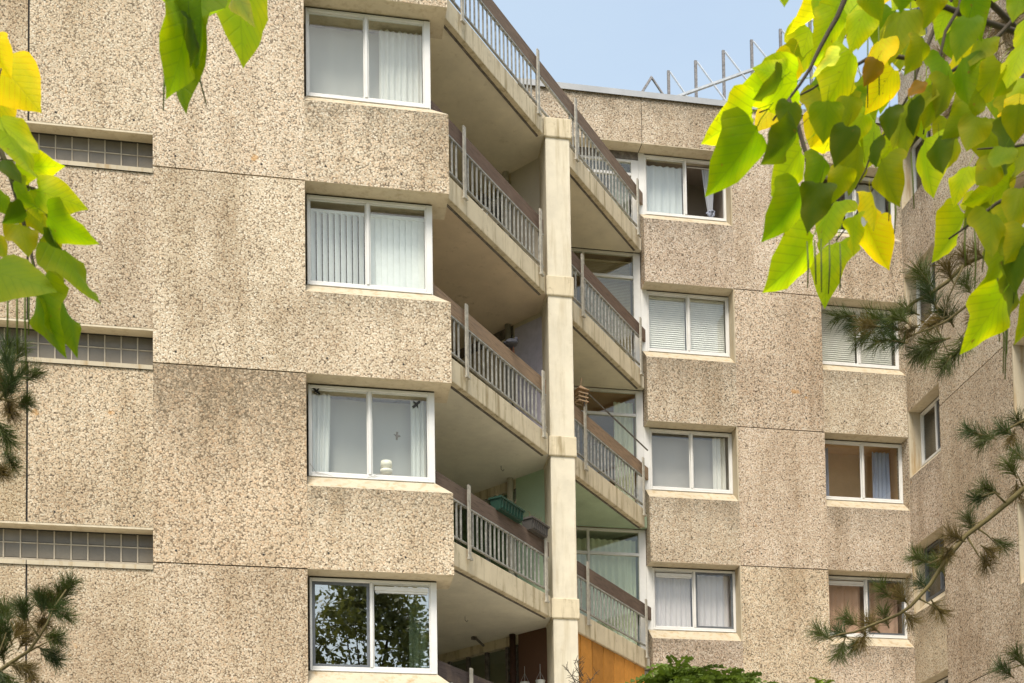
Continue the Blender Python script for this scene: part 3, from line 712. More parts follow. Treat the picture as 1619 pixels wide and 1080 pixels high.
# right wing, second bay
curtain('curtain', 'grey white curtain in the right pane of the top corner window', 'curtain', 11.35, 12.24, z4-1.20, z4-.06, y1+.2, (.62,.64,.66), .2, .015)
venetian('grey white venetian blind in the left half of the corner window behind pine', 10.65, 11.45, z3-1.2, z3-.05, y1+.14, (.68,.66,.61))
venetian('damaged venetian blind in the right half of the corner window behind pine', 11.52, 12.24, z3-1.14, z3-.05, y1+.14, (.68,.66,.61))
curtain('curtain', 'blue curtain at the left of the orange lit corner room', 'curtain', 10.66, 10.86, z2-1.24, z2-.08, y1+.25, (.30,.34,.46), .09, .02)
curtain('curtain', 'blue curtain at the right of the orange lit corner room', 'curtain', 11.82, 12.20, z2-1.24, z2-.08, y1+.3, (.40,.45,.60), .085, .02)
curtain('curtain', 'brown curtain in the left half of the lowest corner window', 'curtain', 10.65, 11.45, z1_-1.24, z1_-.06, y1+.2, (.66,.42,.31), .16, .025)
curtain('curtain', 'brown curtain in the right half of the lowest corner window', 'curtain', 11.52, 12.24, z1_-1.24, z1_-.06, y1+.2, (.56,.36,.27), .18, .02)
# right-hand balcony glazing
zg = zS(2)+.262
venetian('closed brown venetian blind behind the balcony glazing with the dark board', 5.88, 6.80, zg+.4, zg+2.4, 24.079+.16, (.46,.36,.29), .03, .5)
curtain('curtain', 'long white curtain behind the balcony glazing beside the grey netted bay', 'curtain', 6.42, 6.81, zS(1)+.3, zS(1)+2.6, 24.079+.18, (.80,.77,.70), .09, .02)
curtain('curtain', 'pale green white curtain behind the lowest balcony glazing', 'curtain', 5.0, 6.81, zS(0)+.3, zS(0)+2.62, 24.079+.2, (.78,.80,.72), .13, .03)
curtain('curtain', 'dark grey curtain behind the glazing under the roof parapet', 'curtain', 6.45, 6.80, zS(3)+.3, zR(4)-.2, 24.079+.18, (.30,.30,.30), .09, .02)
# pigeon on the second balcony board
def lathe_body(prof, n=12):
    m = MB(); m.tube([p[:3] for p in prof], [p[3] for p in prof], n); return m
px_, py_ = bl(1.98, -.03)
pg_scale = 1.2
pg = thing('pigeon', 'dark grey pigeon perched on the faded balcony board', 'pigeon', (px_, py_, zS(1)+1.256), RAILROT)
body = lathe_body([(-.20,0,.035,.004),(-.15,0,.05,.016),(-.10,0,.075,.036),(-.04,0,.10,.055),(.03,0,.125,.062),(.08,0,.15,.05),(.11,0,.185,.034),(.125,0,.215,.029),(.14,0,.235,.030),(.16,0,.24,.024),(.172,0,.238,.010),(.20,0,.228,.003)])
build('body', body, GENERIC, pg, color=(.035,.035,.042), smooth=True)
for s in (-1, 1):
    w = MB(); w.tube([(.06,.052*s,.13),(.0,.060*s,.11),(-.08,.045*s,.085),(-.17,.015*s,.06)], [.02,.034,.026,.005], 8); build('wing', w, GENERIC, pg, color=(.05,.05,.058), smooth=True)
    l_ = MB(); l_.tube([(.02,.02*s,.08),(.025,.02*s,.0)], .006, 6); l_.tube([(.0,.02*s,.004),(.06,.02*s,.004)], .004, 5); build('leg', l_, GENERIC, pg, color=(.35,.12,.09))
    e = MB(); e.tube([(.150,.018*s,.243),(.150,.027*s,.243)], .005, 8); build('eye', e, GENERIC, pg, color=(.4,.15,.03))
pg.scale = (pg_scale,)*3
# flower boxes
def flowerbox(label, t, L, color, plants):
    x, y = bl(t, .0)
    r_ = thing('flower_box', label, 'flower box', (x, y, zS(0)+1.235), RAILROT, 'flower boxes hung on one balcony board')
    m = MB(); h = .19
    for a, b, w0, w1 in ((-L/2, L/2, .075, .105),):
        vs = [(a+.02,-w0,0),(b-.02,-w0,0),(b-.02,w0,0),(a+.02,w0,0),(a,-w1,h),(b,-w1,h),(b,w1,h),(a,w1,h)]
        m.add(vs, [(3,2,1,0),(0,1,5,4),(1,2,6,5),(2,3,7,6),(3,0,4,7)])
        m.box(a-.012, b+.012, -w1-.014, -w1+.002, h-.025, h+.004); m.box(a-.012, b+.012, w1-.002, w1+.014, h-.025, h+.004); m.box(a-.014, a+.002, -w1+.002, w1-.002, h-.025, h+.004); m.box(b-.002, b+.014, -w1+.002, w1-.002, h-.025, h+.004)
        for i in range(8): xx = a+.05+(b-a-.1)*i/7; m.box(xx-.008, xx+.008, -w1-.004, -w0+.01, .02, h-.03)
    build('trough', m, PLASTIC, r_, color=color)
    s = MB(); s.box(-L/2+.02, L/2-.02, -.09, .09, h-.05, h-.02); build('soil', s, GENERIC, r_, color=(.03,.022,.015))
    p = MB()
    for i in range(plants):
        x0 = random.uniform(-L/2+.05, L/2-.05); p.tube([(x0, 0, h-.03), (x0+random.uniform(-.03,.03), random.uniform(-.04,.04), h+.08), (x0+random.uniform(-.08,.08), random.uniform(-.06,.06), h+random.uniform(.1,.2))], [.004,.003,.0015], 5)
    build('dry_stems', p, GENERIC, r_, color=(.20,.15,.08))
flowerbox('green plastic flower box with dry stems on the dark balcony board', 1.72, .72, (.018,.055,.038), 6)
flowerbox('grey plastic flower box with dry stems near the column', 2.62, .55, (.08,.075,.07), 9)
# little wooden bird house above the second rail
x, y = bl(4.32, .02)
bh = thing('bird_feeder', 'small wooden bird feeder of sticks fixed above the balcony rail beside the column', 'bird feeder', (x, y, zS(1)+1.30), R(20))
m = MB()
for sx in (-.07, .07):
    for sy in (-.06, .06): m.bar((sx, sy, .05), (sx*.9, sy*.9, .27), .016, .016)
build('post', m, GENERIC, bh, color=(.33,.22,.13))
m = MB()
for zz in (.05, .12, .19): m.box(-.10, .10, -.088, -.075, zz, zz+.02); m.box(-.10, .10, .075, .088, zz, zz+.02); m.box(-.10, -.087, -.07, .07, zz, zz+.02); m.box(.087, .10, -.07, .07, zz, zz+.02)
build('rail', m, GENERIC, bh, color=(.40,.28,.17))
m = MB(); m.add([(-.12,-.11,.26),(.12,-.11,.26),(.12,.11,.26),(-.12,.11,.26),(0,0,.37)], [(0,1,4),(1,2,4),(2,3,4),(3,0,4),(3,2,1,0)]); m.bar((0,0,.35),(.02,0,.50), .012,.012); build('roof', m, GENERIC, bh, color=(.36,.24,.14))
m = MB(); m.bar((0,0,-.05),(0,0,.055), .02, .02); build('stake', m, GENERIC, bh, color=(.3,.2,.12))
# chair behind the upper balcony railing
x, y = bl(1.75, -.42)
ch = thing('garden_chair', 'white metal garden chair with curved back behind the balcony balusters', 'chair', (x, y, zS(2)+.262), R(60))
m = MB(); m.box(-.22, .22, -.2, .2, .42, .445); build('seat', m, GENERIC, ch, color=(.6,.6,.57))
m = MB(); m.tube([(-.22,.2,.42),(-.23,.26,.7),(-.15,.3,.88),(0,.31,.93),(.15,.3,.88),(.23,.26,.7),(.22,.2,.42)], .013, 6); m.tube([(-.2,.25,.62),(0,.29,.7),(.2,.25,.62)], .01, 6); build('backrest', m, GENERIC, ch, color=(.65,.65,.62), smooth=True)
lg = MB().tube([(0,0,0),(0,0,.42)], .012, 6).mesh('leg', GENERIC)
for sx in (-.2, .2):
    for sy in (-.18, .18): link('leg', lg, ch, (sx, sy, 0), 0, (.6,.6,.57))
# hanging pots in the lowest loggia
for i, (u, of, dz, lab) in enumerate(((.62, .25, 1.02, 'white pot hanging nearer the dark shutter post'), (.20, .35, 1.08, 'white pot hanging beside the column'))):
    x, y = bw(u, of)
    p = thing('hanging_pot', lab, 'flower pot', (x, y, zS(0)-dz), 0, 'pots hanging in the lowest loggia')
    m = MB(); m.tube([(0,0,0),(0,0,.13),(0,0,.14)], [.055,.08,.085], 14); build('pot', m, PLASTIC, p, color=(.62,.62,.58))
    m = MB(); m.tube([(0,0,.14),(0,.0,.42)], .004, 5); m.tube([(-.08,0,.13),(0,0,.30),(.08,0,.13)], .003, 5); build('hanger', m, GENERIC, p, color=(.5,.5,.48))
# cable on the green balcony
m = MB(); x0, y0 = bw(.75, .03); x1, y1b = bw(.1, .03); zz = zS(1)-.35
m.tube([(x0, y0, zz), ((x0*2+x1)/3, (y0*2+y1b)/3, zz-.18), ((x0+2*x1)/3, (y0+2*y1b)/3, zz-.12), (x1, y1b, zz+.2)], .006, 5)
tag(build('cable', m, GENERIC, color=(.12,.2,.14)), 'dark cable looped across the green balcony wall beside the downpipe', 'cable')

# ------------------------------------------------------------------ vegetation
RIGHT_LEAVES=[
(1.83,4.355,5.4,-0.007,0.022,-0.132,0.34,-0.92,-0.17,0.113,'L'),
(2.119,4.613,5.531,-0.134,0.056,-0.141,0.67,-0.21,-0.72,0.17,'Y'),
(1.881,4.383,5.004,-0.222,0.088,-0.026,-0.14,-0.59,-0.8,0.202,'L'),
(1.768,4.238,4.91,-0.105,0.037,0.043,-0.41,-0.87,-0.26,0.1,'L'),
(1.913,4.486,5.187,-0.043,0.015,-0.152,0.42,-0.88,-0.2,0.133,'Y'),
(1.734,4.463,4.925,-0.207,0.018,-0.116,0.41,-0.45,-0.79,0.199,'L'),
(1.662,4.234,4.705,-0.131,0.066,-0.225,0.45,-0.75,-0.48,0.226,'G'),
(1.937,4.618,5.127,-0.143,-0.019,-0.134,-0.27,-0.87,0.41,0.166,'Y'),
(1.517,3.653,4.436,-0.078,-0.017,-0.098,0.78,-0.22,-0.58,0.106,'D'),
(1.566,3.658,4.287,-0.1,-0.008,-0.129,0.65,-0.6,-0.47,0.137,'D'),
(1.946,4.516,4.844,-0.149,-0.003,-0.198,0.58,-0.69,-0.43,0.209,'L'),
(1.62,3.838,4.507,-0.002,0.013,-0.113,0.18,-0.98,-0.12,0.095,'D'),
(1.723,3.786,4.489,-0.002,0.037,-0.112,-0.35,-0.89,-0.29,0.111,'G'),
(2.109,4.711,5.161,-0.028,0.043,-0.137,-0.56,-0.81,-0.14,0.123,'Y'),
(1.943,4.19,4.654,-0.085,0.008,-0.047,0.4,-0.45,-0.8,0.082,'Y'),
(1.729,3.843,4.345,-0.042,-0.004,-0.124,0.44,-0.89,-0.12,0.11,'G'),
(1.743,4.042,4.367,-0.102,0.043,-0.17,0.42,-0.79,-0.45,0.17,'G'),
(1.656,3.71,4.164,-0.036,0.036,-0.139,-0.69,-0.72,-0.01,0.124,'D'),
(2.023,4.409,4.58,-0.096,-0.017,-0.182,-0.8,-0.4,0.46,0.173,'L'),
(1.948,4.433,4.456,-0.155,-0.039,-0.25,0.69,-0.64,-0.33,0.249,'L'),
(2.09,4.554,4.517,-0.089,-0.003,-0.224,-0.79,-0.53,0.32,0.203,'L'),
(1.916,4.029,4.281,-0.002,0.024,-0.127,-0.97,-0.22,-0.03,0.108,'L'),
(2.132,4.382,4.492,0.079,0.024,-0.161,-0.78,-0.44,-0.45,0.152,'Y'),
(2.061,4.194,4.482,0.014,-0.026,-0.141,0.41,-0.89,0.21,0.121,'Y'),
(1.953,3.896,4.39,0.022,-0.026,-0.167,-0.96,-0.28,-0.08,0.143,'O'),
(2.25,4.15,4.67,-0.013,-0.015,-0.22,-0.97,-0.24,0.07,0.185,'L'),
(2.157,3.889,4.487,-0.018,-0.022,-0.131,-0.89,-0.41,0.19,0.113,'D'),
(2.41,4.247,4.786,-0.062,-0.031,-0.18,0.48,-0.88,-0.02,0.162,'O'),
(2.357,4.056,4.515,-0.064,0.012,-0.116,-0.67,-0.69,0.3,0.112,'L'),
(2.634,4.252,4.611,-0.169,0.008,-0.106,0.46,-0.46,-0.76,0.168,'O'),
(2.388,3.934,4.447,-0.083,0.001,-0.091,0.02,-1.0,-0.04,0.104,'O'),
(2.529,4.188,4.798,-0.014,0.015,-0.156,-0.45,-0.89,-0.04,0.15,'O'),
(2.471,3.964,4.586,-0.068,-0.02,-0.18,0.61,-0.78,-0.14,0.163,'D'),
(2.235,3.816,4.528,-0.083,0.02,-0.076,-0.03,-0.97,-0.22,0.101,'O'),
(2.242,3.787,4.491,-0.035,0.024,-0.111,-0.32,-0.94,-0.1,0.109,'O'),
(2.811,4.505,5.121,-0.04,0.004,-0.139,-0.92,-0.28,0.26,0.122,'Y'),
(2.411,3.822,4.579,0.002,0.036,-0.107,-0.47,-0.83,-0.29,0.106,'O'),
(2.531,4.385,4.564,-0.109,-0.002,-0.195,0.61,-0.72,-0.34,0.188,'L'),
(2.447,4.017,4.042,-0.12,0.053,-0.191,0.37,-0.81,-0.46,0.195,'L'),
(2.518,4.116,4.242,-0.047,0.05,-0.221,0.64,-0.71,-0.3,0.195,'O'),
(2.324,3.869,4.229,-0.022,-0.008,-0.17,0.26,-0.97,0.01,0.144,'O'),
(2.452,3.898,4.145,-0.062,-0.007,-0.148,-0.86,-0.35,0.38,0.135,'D'),
(2.57,4.104,4.21,-0.032,0.019,-0.179,0.61,-0.77,-0.19,0.154,'G'),
(2.572,4.301,4.564,-0.078,0.009,-0.083,-0.03,-1.0,-0.08,0.118,'O'),
(2.571,4.133,4.435,-0.084,0.0,-0.114,-0.07,-1.0,0.05,0.124,'O'),
(2.473,3.911,4.357,-0.048,0.001,-0.127,-0.3,-0.95,0.11,0.117,'O'),
(1.949,3.687,4.831,-0.008,0.019,-0.079,-0.37,-0.91,-0.18,0.089,'G'),
(2.171,4.13,5.115,-0.062,0.011,-0.17,-0.63,-0.76,0.18,0.152,'O'),
(1.932,3.905,4.995,0.023,-0.004,-0.118,-0.83,-0.55,-0.14,0.101,'O'),
(1.969,4.01,4.995,-0.046,0.033,-0.121,-0.52,-0.85,-0.04,0.112,'L'),
(2.335,3.962,5.068,0.023,0.013,-0.164,-0.97,-0.22,-0.15,0.14,'G'),
(2.223,3.792,4.826,-0.04,0.024,-0.124,-0.65,-0.76,0.06,0.111,'G'),
(2.345,4.054,4.899,-0.015,-0.017,-0.164,-0.94,-0.32,0.12,0.139,'G'),
(2.319,4.13,4.953,-0.037,-0.006,-0.147,0.38,-0.92,-0.06,0.128,'G'),
(2.32,4.266,4.968,-0.064,-0.047,-0.248,-0.97,-0.01,0.25,0.219,'L'),
(2.124,3.976,4.687,-0.085,-0.01,-0.197,-0.85,-0.36,0.38,0.18,'O'),
(2.08,3.921,4.625,-0.011,0.012,-0.11,-0.97,-0.21,0.07,0.094,'D'),
(1.878,3.681,4.411,-0.009,0.01,-0.096,-0.86,-0.51,0.02,0.081,'D'),
(2.099,3.998,4.637,-0.036,0.032,-0.106,-0.6,-0.8,-0.04,0.098,'O'),
(2.335,4.506,4.933,-0.067,0.05,-0.098,-0.12,-0.92,-0.38,0.108,'L'),
(1.878,3.794,4.378,-0.015,-0.012,-0.089,-0.94,-0.26,0.2,0.077,'D'),
(2.094,4.35,4.77,-0.017,0.001,-0.183,0.35,-0.94,-0.04,0.154,'O'),
(2.327,4.52,5.205,-0.084,0.041,-0.161,0.36,-0.84,-0.4,0.156,'Y'),
(1.998,3.987,4.806,-0.035,0.031,-0.072,-0.23,-0.93,-0.29,0.072,'B'),
(2.05,3.797,4.597,-0.041,0.009,-0.057,-0.54,-0.8,0.26,0.06,'B'),
(2.084,4.377,5.27,-0.135,-0.035,-0.226,0.76,-0.53,-0.37,0.223,'L'),
(2.06,4.309,5.09,-0.076,0.03,-0.211,0.33,-0.91,-0.25,0.19,'L'),
(1.911,4.112,5.065,-0.051,0.026,-0.137,0.25,-0.93,-0.27,0.125,'L'),
(1.913,4.101,4.895,-0.09,0.049,-0.051,0.46,-0.08,-0.88,0.096,'P'),
(2.503,3.918,4.873,-0.093,-0.015,-0.146,-0.61,-0.64,0.46,0.146,'L'),
(2.621,4.261,5.071,-0.094,0.014,-0.166,0.36,-0.89,-0.28,0.161,'O'),
(2.481,3.963,4.793,-0.054,0.001,-0.081,0.39,-0.88,-0.27,0.082,'O'),
(2.695,4.206,4.967,-0.087,-0.002,-0.08,-0.13,-0.98,0.16,0.099,'L'),
(2.586,4.057,4.8,-0.078,0.005,-0.124,-0.55,-0.77,0.31,0.123,'Y'),
(2.505,4.221,4.914,-0.096,0.048,-0.086,-0.16,-0.93,-0.34,0.121,'O'),
(2.712,4.403,5.507,-0.023,0.007,-0.088,-0.34,-0.94,0.01,0.112,'L'),
(2.308,3.614,4.801,-0.037,0.01,-0.108,-0.63,-0.76,0.15,0.097,'G'),
(2.167,4.492,5.48,-0.113,-0.003,-0.166,-0.56,-0.73,0.39,0.168,'L'),
(2.012,4.441,5.437,-0.029,-0.001,-0.14,-0.81,-0.56,0.17,0.12,'L'),
(2.231,4.372,5.421,-0.079,-0.011,-0.121,-0.41,-0.85,0.34,0.122,'Y'),
(2.267,4.072,5.16,-0.023,0.045,-0.12,0.09,-0.93,-0.36,0.109,'O'),
(2.414,4.251,5.274,-0.042,-0.005,-0.152,0.41,-0.91,-0.09,0.133,'L'),
(2.169,3.991,4.903,-0.043,-0.004,-0.12,0.42,-0.9,-0.12,0.107,'O'),
(1.909,4.014,4.69,-0.023,0.031,-0.103,-0.46,-0.88,-0.16,0.092,'O'),
(1.771,3.751,4.383,-0.031,0.042,-0.103,-0.53,-0.83,-0.18,0.097,'D'),
(1.88,4.011,4.438,-0.03,0.041,-0.1,-0.29,-0.91,-0.28,0.095,'O'),
(2.048,4.204,4.772,-0.039,0.031,-0.094,-0.23,-0.95,-0.22,0.09,'L'),
(2.305,4.287,4.787,-0.046,-0.026,0.119,0.27,-0.96,-0.1,0.11,'L'),
(2.418,4.015,4.951,-0.061,0.004,-0.117,-0.68,-0.65,0.33,0.111,'O'),
(2.701,4.249,4.764,-0.065,-0.006,-0.164,-0.72,-0.62,0.31,0.148,'O'),
(2.266,3.676,4.317,-0.055,-0.015,-0.094,-0.42,-0.83,0.38,0.092,'G'),
(2.463,3.893,4.204,-0.067,-0.02,-0.126,0.31,-0.95,-0.01,0.121,'O'),
(2.581,4.386,4.663,-0.065,-0.018,-0.11,-0.59,-0.66,0.46,0.109,'L'),
(2.169,3.92,4.651,-0.033,0.004,-0.11,0.27,-0.96,-0.12,0.097,'O'),
(2.212,3.911,4.715,-0.029,-0.012,-0.138,0.42,-0.91,-0.01,0.119,'O'),
(2.552,4.16,4.348,-0.056,-0.005,-0.119,-0.49,-0.83,0.27,0.111,'O'),
(2.547,4.103,4.134,-0.05,0.006,-0.16,0.58,-0.78,-0.22,0.141,'O'),
(2.095,4.142,5.009,-0.052,-0.017,-0.133,-0.69,-0.64,0.35,0.121,'Y'),
(2.188,4.25,5.174,-0.039,-0.003,-0.101,-0.69,-0.67,0.28,0.091,'L'),
(2.774,4.262,5.279,-0.094,-0.027,-0.177,-0.72,-0.51,0.46,0.17,'L'),
(2.539,3.96,4.009,-0.051,0.034,-0.152,0.56,-0.75,-0.35,0.137,'O'),
(2.417,4.591,5.438,-0.045,-0.014,-0.171,-0.75,-0.61,0.25,0.149,'O'),
(2.534,5.1,5.419,-0.078,-0.035,-0.243,0.53,-0.85,-0.05,0.216,'L'),
(2.62,4.543,5.347,-0.008,0.034,-0.176,-0.95,-0.32,-0.02,0.15,'Y'),
(3.017,4.955,5.147,-0.001,0.019,-0.154,-0.49,-0.87,-0.1,0.144,'O'),
(2.487,5.237,5.65,-0.015,0.05,-0.205,-0.88,-0.47,-0.05,0.178,'G'),
(2.943,4.805,5.119,-0.105,0.048,-0.082,-0.17,-0.93,-0.33,0.124,'D'),
(2.418,5.261,6.044,0.043,-0.012,-0.226,0.36,-0.93,0.12,0.194,'L'),
(2.589,4.76,5.798,-0.14,-0.023,-0.143,-0.24,-0.89,0.38,0.169,'L'),
(2.792,4.944,5.924,-0.003,0.018,-0.193,-0.67,-0.74,-0.06,0.163,'O'),
(2.551,5.263,5.736,0.004,-0.049,-0.269,-0.98,-0.2,0.02,0.229,'O'),
(2.331,5.131,5.65,-0.026,0.058,-0.197,-0.92,-0.39,0.01,0.174,'G'),
(2.969,4.897,5.53,0.026,-0.013,-0.206,-0.02,-1.0,0.06,0.175,'G'),
(2.114,4.683,5.203,-0.044,-0.019,-0.19,0.23,-0.97,0.05,0.165,'O'),
(2.617,5.157,5.689,-0.002,0.016,-0.155,0.02,-0.99,-0.1,0.131,'L'),
(2.123,4.881,5.49,-0.139,0.014,-0.172,0.65,-0.5,-0.57,0.186,'O'),
(2.741,5.283,6.091,-0.044,0.037,-0.223,0.44,-0.87,-0.23,0.193,'G'),
(2.889,4.592,5.188,-0.075,-0.022,-0.174,0.2,-0.98,0.04,0.16,'O'),
(2.386,5.144,5.495,0.023,-0.054,-0.269,-0.99,-0.1,-0.07,0.232,'O'),
(2.265,5.142,5.839,-0.059,0.003,-0.225,0.44,-0.89,-0.12,0.195,'L'),
(2.322,5.062,5.678,-0.036,-0.002,-0.175,0.42,-0.91,-0.08,0.15,'Y'),
(2.281,4.632,5.59,-0.014,-0.026,-0.202,0.19,-0.98,0.11,0.171,'L'),
(2.846,5.002,5.856,0.025,0.025,-0.188,-0.85,-0.49,-0.18,0.161,'G'),
(3.072,4.439,6.491,0.045,0.0,-0.178,-0.96,-0.13,-0.24,0.154,'L'),
(4.363,4.866,6.765,0.053,-0.053,-0.226,-0.97,0.01,-0.23,0.2,'D'),
(3.066,4.517,5.545,0.004,0.02,-0.179,-0.72,-0.69,-0.09,0.152,'D'),
(3.772,4.702,5.832,0.056,0.041,-0.163,-0.6,-0.71,-0.38,0.169,'L'),
(4.402,4.93,5.978,0.011,-0.052,-0.276,-0.97,0.21,-0.08,0.236,'L'),
(3.752,4.434,5.758,0.023,0.011,-0.178,-0.8,-0.59,-0.14,0.151,'O'),
(4.17,4.905,7.171,-0.07,0.018,-0.175,-0.32,-0.95,0.03,0.183,'Y'),
(4.013,4.433,6.659,0.015,0.004,-0.196,-0.93,-0.35,-0.08,0.165,'D'),
(3.804,4.913,7.03,-0.057,-0.012,-0.206,0.28,-0.96,-0.02,0.18,'G'),
(4.041,4.906,5.976,-0.009,0.045,-0.173,-0.55,-0.81,-0.18,0.166,'L'),
(3.66,4.943,5.434,0.053,-0.041,-0.171,-0.75,-0.66,-0.07,0.179,'Y'),
(4.199,4.711,6.81,-0.071,-0.032,-0.234,0.28,-0.96,0.05,0.207,'L'),
(3.185,4.463,6.179,0.07,-0.048,-0.16,-0.8,-0.58,-0.18,0.163,'G'),
(3.164,4.56,6.678,0.136,0.018,-0.125,-0.67,-0.07,-0.74,0.156,'L'),
(3.667,5.059,6.719,-0.01,-0.045,-0.256,-0.12,-0.98,0.18,0.218,'O'),
(4.272,4.655,5.866,0.055,-0.023,-0.191,-0.77,-0.63,-0.15,0.17,'Y'),
(4.389,4.959,5.927,0.04,-0.015,-0.19,-0.39,-0.92,-0.01,0.164,'L'),
(4.414,4.822,5.423,-0.029,-0.051,-0.271,-0.99,-0.07,0.12,0.233,'G'),
(4.457,4.793,6.956,-0.038,-0.032,-0.234,-0.97,-0.15,0.18,0.201,'G'),
(4.063,4.584,4.997,0.064,-0.041,-0.182,-0.94,0.03,-0.33,0.166,'G'),
(3.915,5.031,5.915,-0.04,0.033,-0.193,-0.78,-0.62,0.06,0.168,'G'),
(3.214,4.69,6.189,0.022,0.017,-0.147,-0.58,-0.79,-0.18,0.132,'G'),
(3.995,4.744,6.742,-0.028,0.042,-0.176,-0.49,-0.86,-0.13,0.158,'D'),
(3.632,5.097,6.088,0.052,-0.025,-0.201,-0.1,-0.99,0.1,0.176,'D'),
(3.741,4.825,5.178,0.041,0.001,-0.18,-0.17,-0.98,-0.04,0.155,'O'),
(3.433,4.688,5.758,-0.094,-0.022,-0.181,0.48,-0.86,-0.15,0.173,'G'),
(3.071,4.549,6.391,0.069,-0.042,-0.168,-0.78,-0.61,-0.17,0.166,'D'),
(3.807,5.015,5.944,0.083,-0.017,-0.222,-0.94,-0.1,-0.34,0.2,'G'),
(3.313,4.375,6.019,-0.04,0.004,-0.174,-0.67,-0.73,0.14,0.15,'L'),
(3.716,4.528,6.763,0.022,-0.008,-0.212,0.05,-1.0,0.04,0.179,'Y'),
(3.562,4.5,5.173,-0.002,-0.035,-0.206,-1.0,-0.1,0.02,0.176,'Y'),
(3.897,5.029,5.043,0.015,0.037,-0.163,-0.73,-0.65,-0.22,0.141,'G'),
(3.805,4.384,6.548,-0.073,-0.011,-0.192,-0.78,-0.53,0.33,0.173,'L'),
(3.848,4.925,6.431,0.106,0.013,-0.183,-0.1,-0.99,-0.13,0.178,'D'),
(3.182,4.416,6.173,-0.099,0.06,-0.116,-0.17,-0.93,-0.34,0.162,'G'),
(3.96,4.956,7.115,0.058,-0.027,-0.241,-0.13,-0.99,0.08,0.209,'Y'),
(3.755,4.882,5.525,0.039,0.012,-0.167,-0.64,-0.74,-0.2,0.158,'G'),
(3.638,4.975,6.658,-0.006,-0.039,-0.243,-0.99,-0.16,0.05,0.207,'O'),
(4.086,4.494,5.671,0.055,0.011,-0.186,-0.09,-0.99,-0.09,0.163,'L'),
(3.642,4.35,5.905,0.002,0.025,-0.181,-0.1,-0.99,-0.13,0.153,'D'),
(3.282,4.905,6.192,-0.178,0.042,-0.113,-0.37,-0.89,0.25,0.18,'L'),
(4.212,4.814,5.183,0.021,-0.043,-0.236,-0.99,-0.09,-0.07,0.202,'D'),
(3.983,4.531,5.167,0.061,0.019,-0.198,-0.84,-0.44,-0.3,0.175,'D'),
(3.162,4.542,5.848,0.035,-0.037,-0.223,-0.19,-0.97,0.13,0.192,'L'),
(3.982,5.014,6.166,-0.082,0.03,-0.16,-0.28,-0.96,-0.03,0.177,'O'),
(4.426,4.796,5.512,0.065,-0.04,-0.213,-0.96,-0.03,-0.29,0.19,'L'),
(3.187,4.418,6.556,0.055,0.02,-0.154,-0.86,-0.37,-0.35,0.139,'L'),
(3.731,4.448,5.847,-0.001,-0.046,-0.208,-0.95,-0.31,0.07,0.179,'G'),
(3.75,5.101,5.253,0.135,0.002,-0.159,-0.13,-0.98,-0.12,0.175,'O'),
(3.604,5.021,6.67,0.018,-0.004,-0.242,-0.98,-0.18,-0.07,0.204,'G'),
(3.545,4.419,5.212,-0.048,-0.014,-0.172,-0.48,-0.85,0.21,0.16,'O'),
(3.442,4.726,6.602,-0.098,0.048,-0.141,0.05,-0.93,-0.36,0.15,'L'),
(4.028,4.456,6.03,-0.001,-0.009,-0.203,-0.82,-0.57,0.03,0.171,'G'),
(3.551,4.833,6.421,0.008,0.042,-0.164,-0.53,-0.81,-0.23,0.177,'D'),
(3.824,4.408,6.464,0.045,-0.006,-0.211,-0.98,0.05,-0.21,0.182,'G'),
(3.416,4.513,5.943,-0.141,-0.01,-0.22,-0.65,-0.62,0.44,0.219,'L'),
(3.38,4.96,6.899,-0.083,-0.037,-0.269,0.52,-0.86,-0.04,0.239,'L'),
(3.651,4.854,5.019,0.116,0.028,-0.189,-0.28,-0.91,-0.3,0.188,'Y'),
(3.423,4.814,6.96,0.025,-0.01,-0.193,-0.87,-0.49,-0.09,0.164,'L'),
(3.659,4.674,6.701,-0.0,0.009,-0.195,-0.78,-0.62,-0.03,0.164,'L'),
(4.278,4.591,6.777,-0.095,-0.025,-0.235,0.35,-0.93,-0.04,0.214,'L'),
(3.593,5.058,6.21,0.12,-0.048,-0.189,-0.85,-0.07,-0.52,0.192,'G'),
(4.51,4.885,6.11,0.145,0.042,-0.165,-0.22,-0.88,-0.42,0.188,'L'),
(3.084,4.571,5.172,0.027,-0.006,-0.211,-0.98,-0.18,-0.12,0.179,'Y'),
(3.5,5.055,5.115,0.07,-0.036,-0.209,-0.17,-0.98,0.11,0.188,'Y'),
(4.244,4.662,5.742,-0.013,0.0,-0.168,-0.47,-0.88,0.04,0.142,'L'),
(4.312,4.854,5.917,-0.023,0.055,-0.145,-0.54,-0.81,-0.22,0.174,'G'),
(3.619,4.553,5.864,-0.029,0.005,-0.195,-0.25,-0.97,0.01,0.165,'G'),
(3.302,4.404,6.234,-0.078,-0.02,-0.225,-0.89,-0.32,0.33,0.2,'L'),
(4.39,4.878,6.5,0.146,0.023,-0.153,-0.53,-0.6,-0.6,0.179,'G'),
]
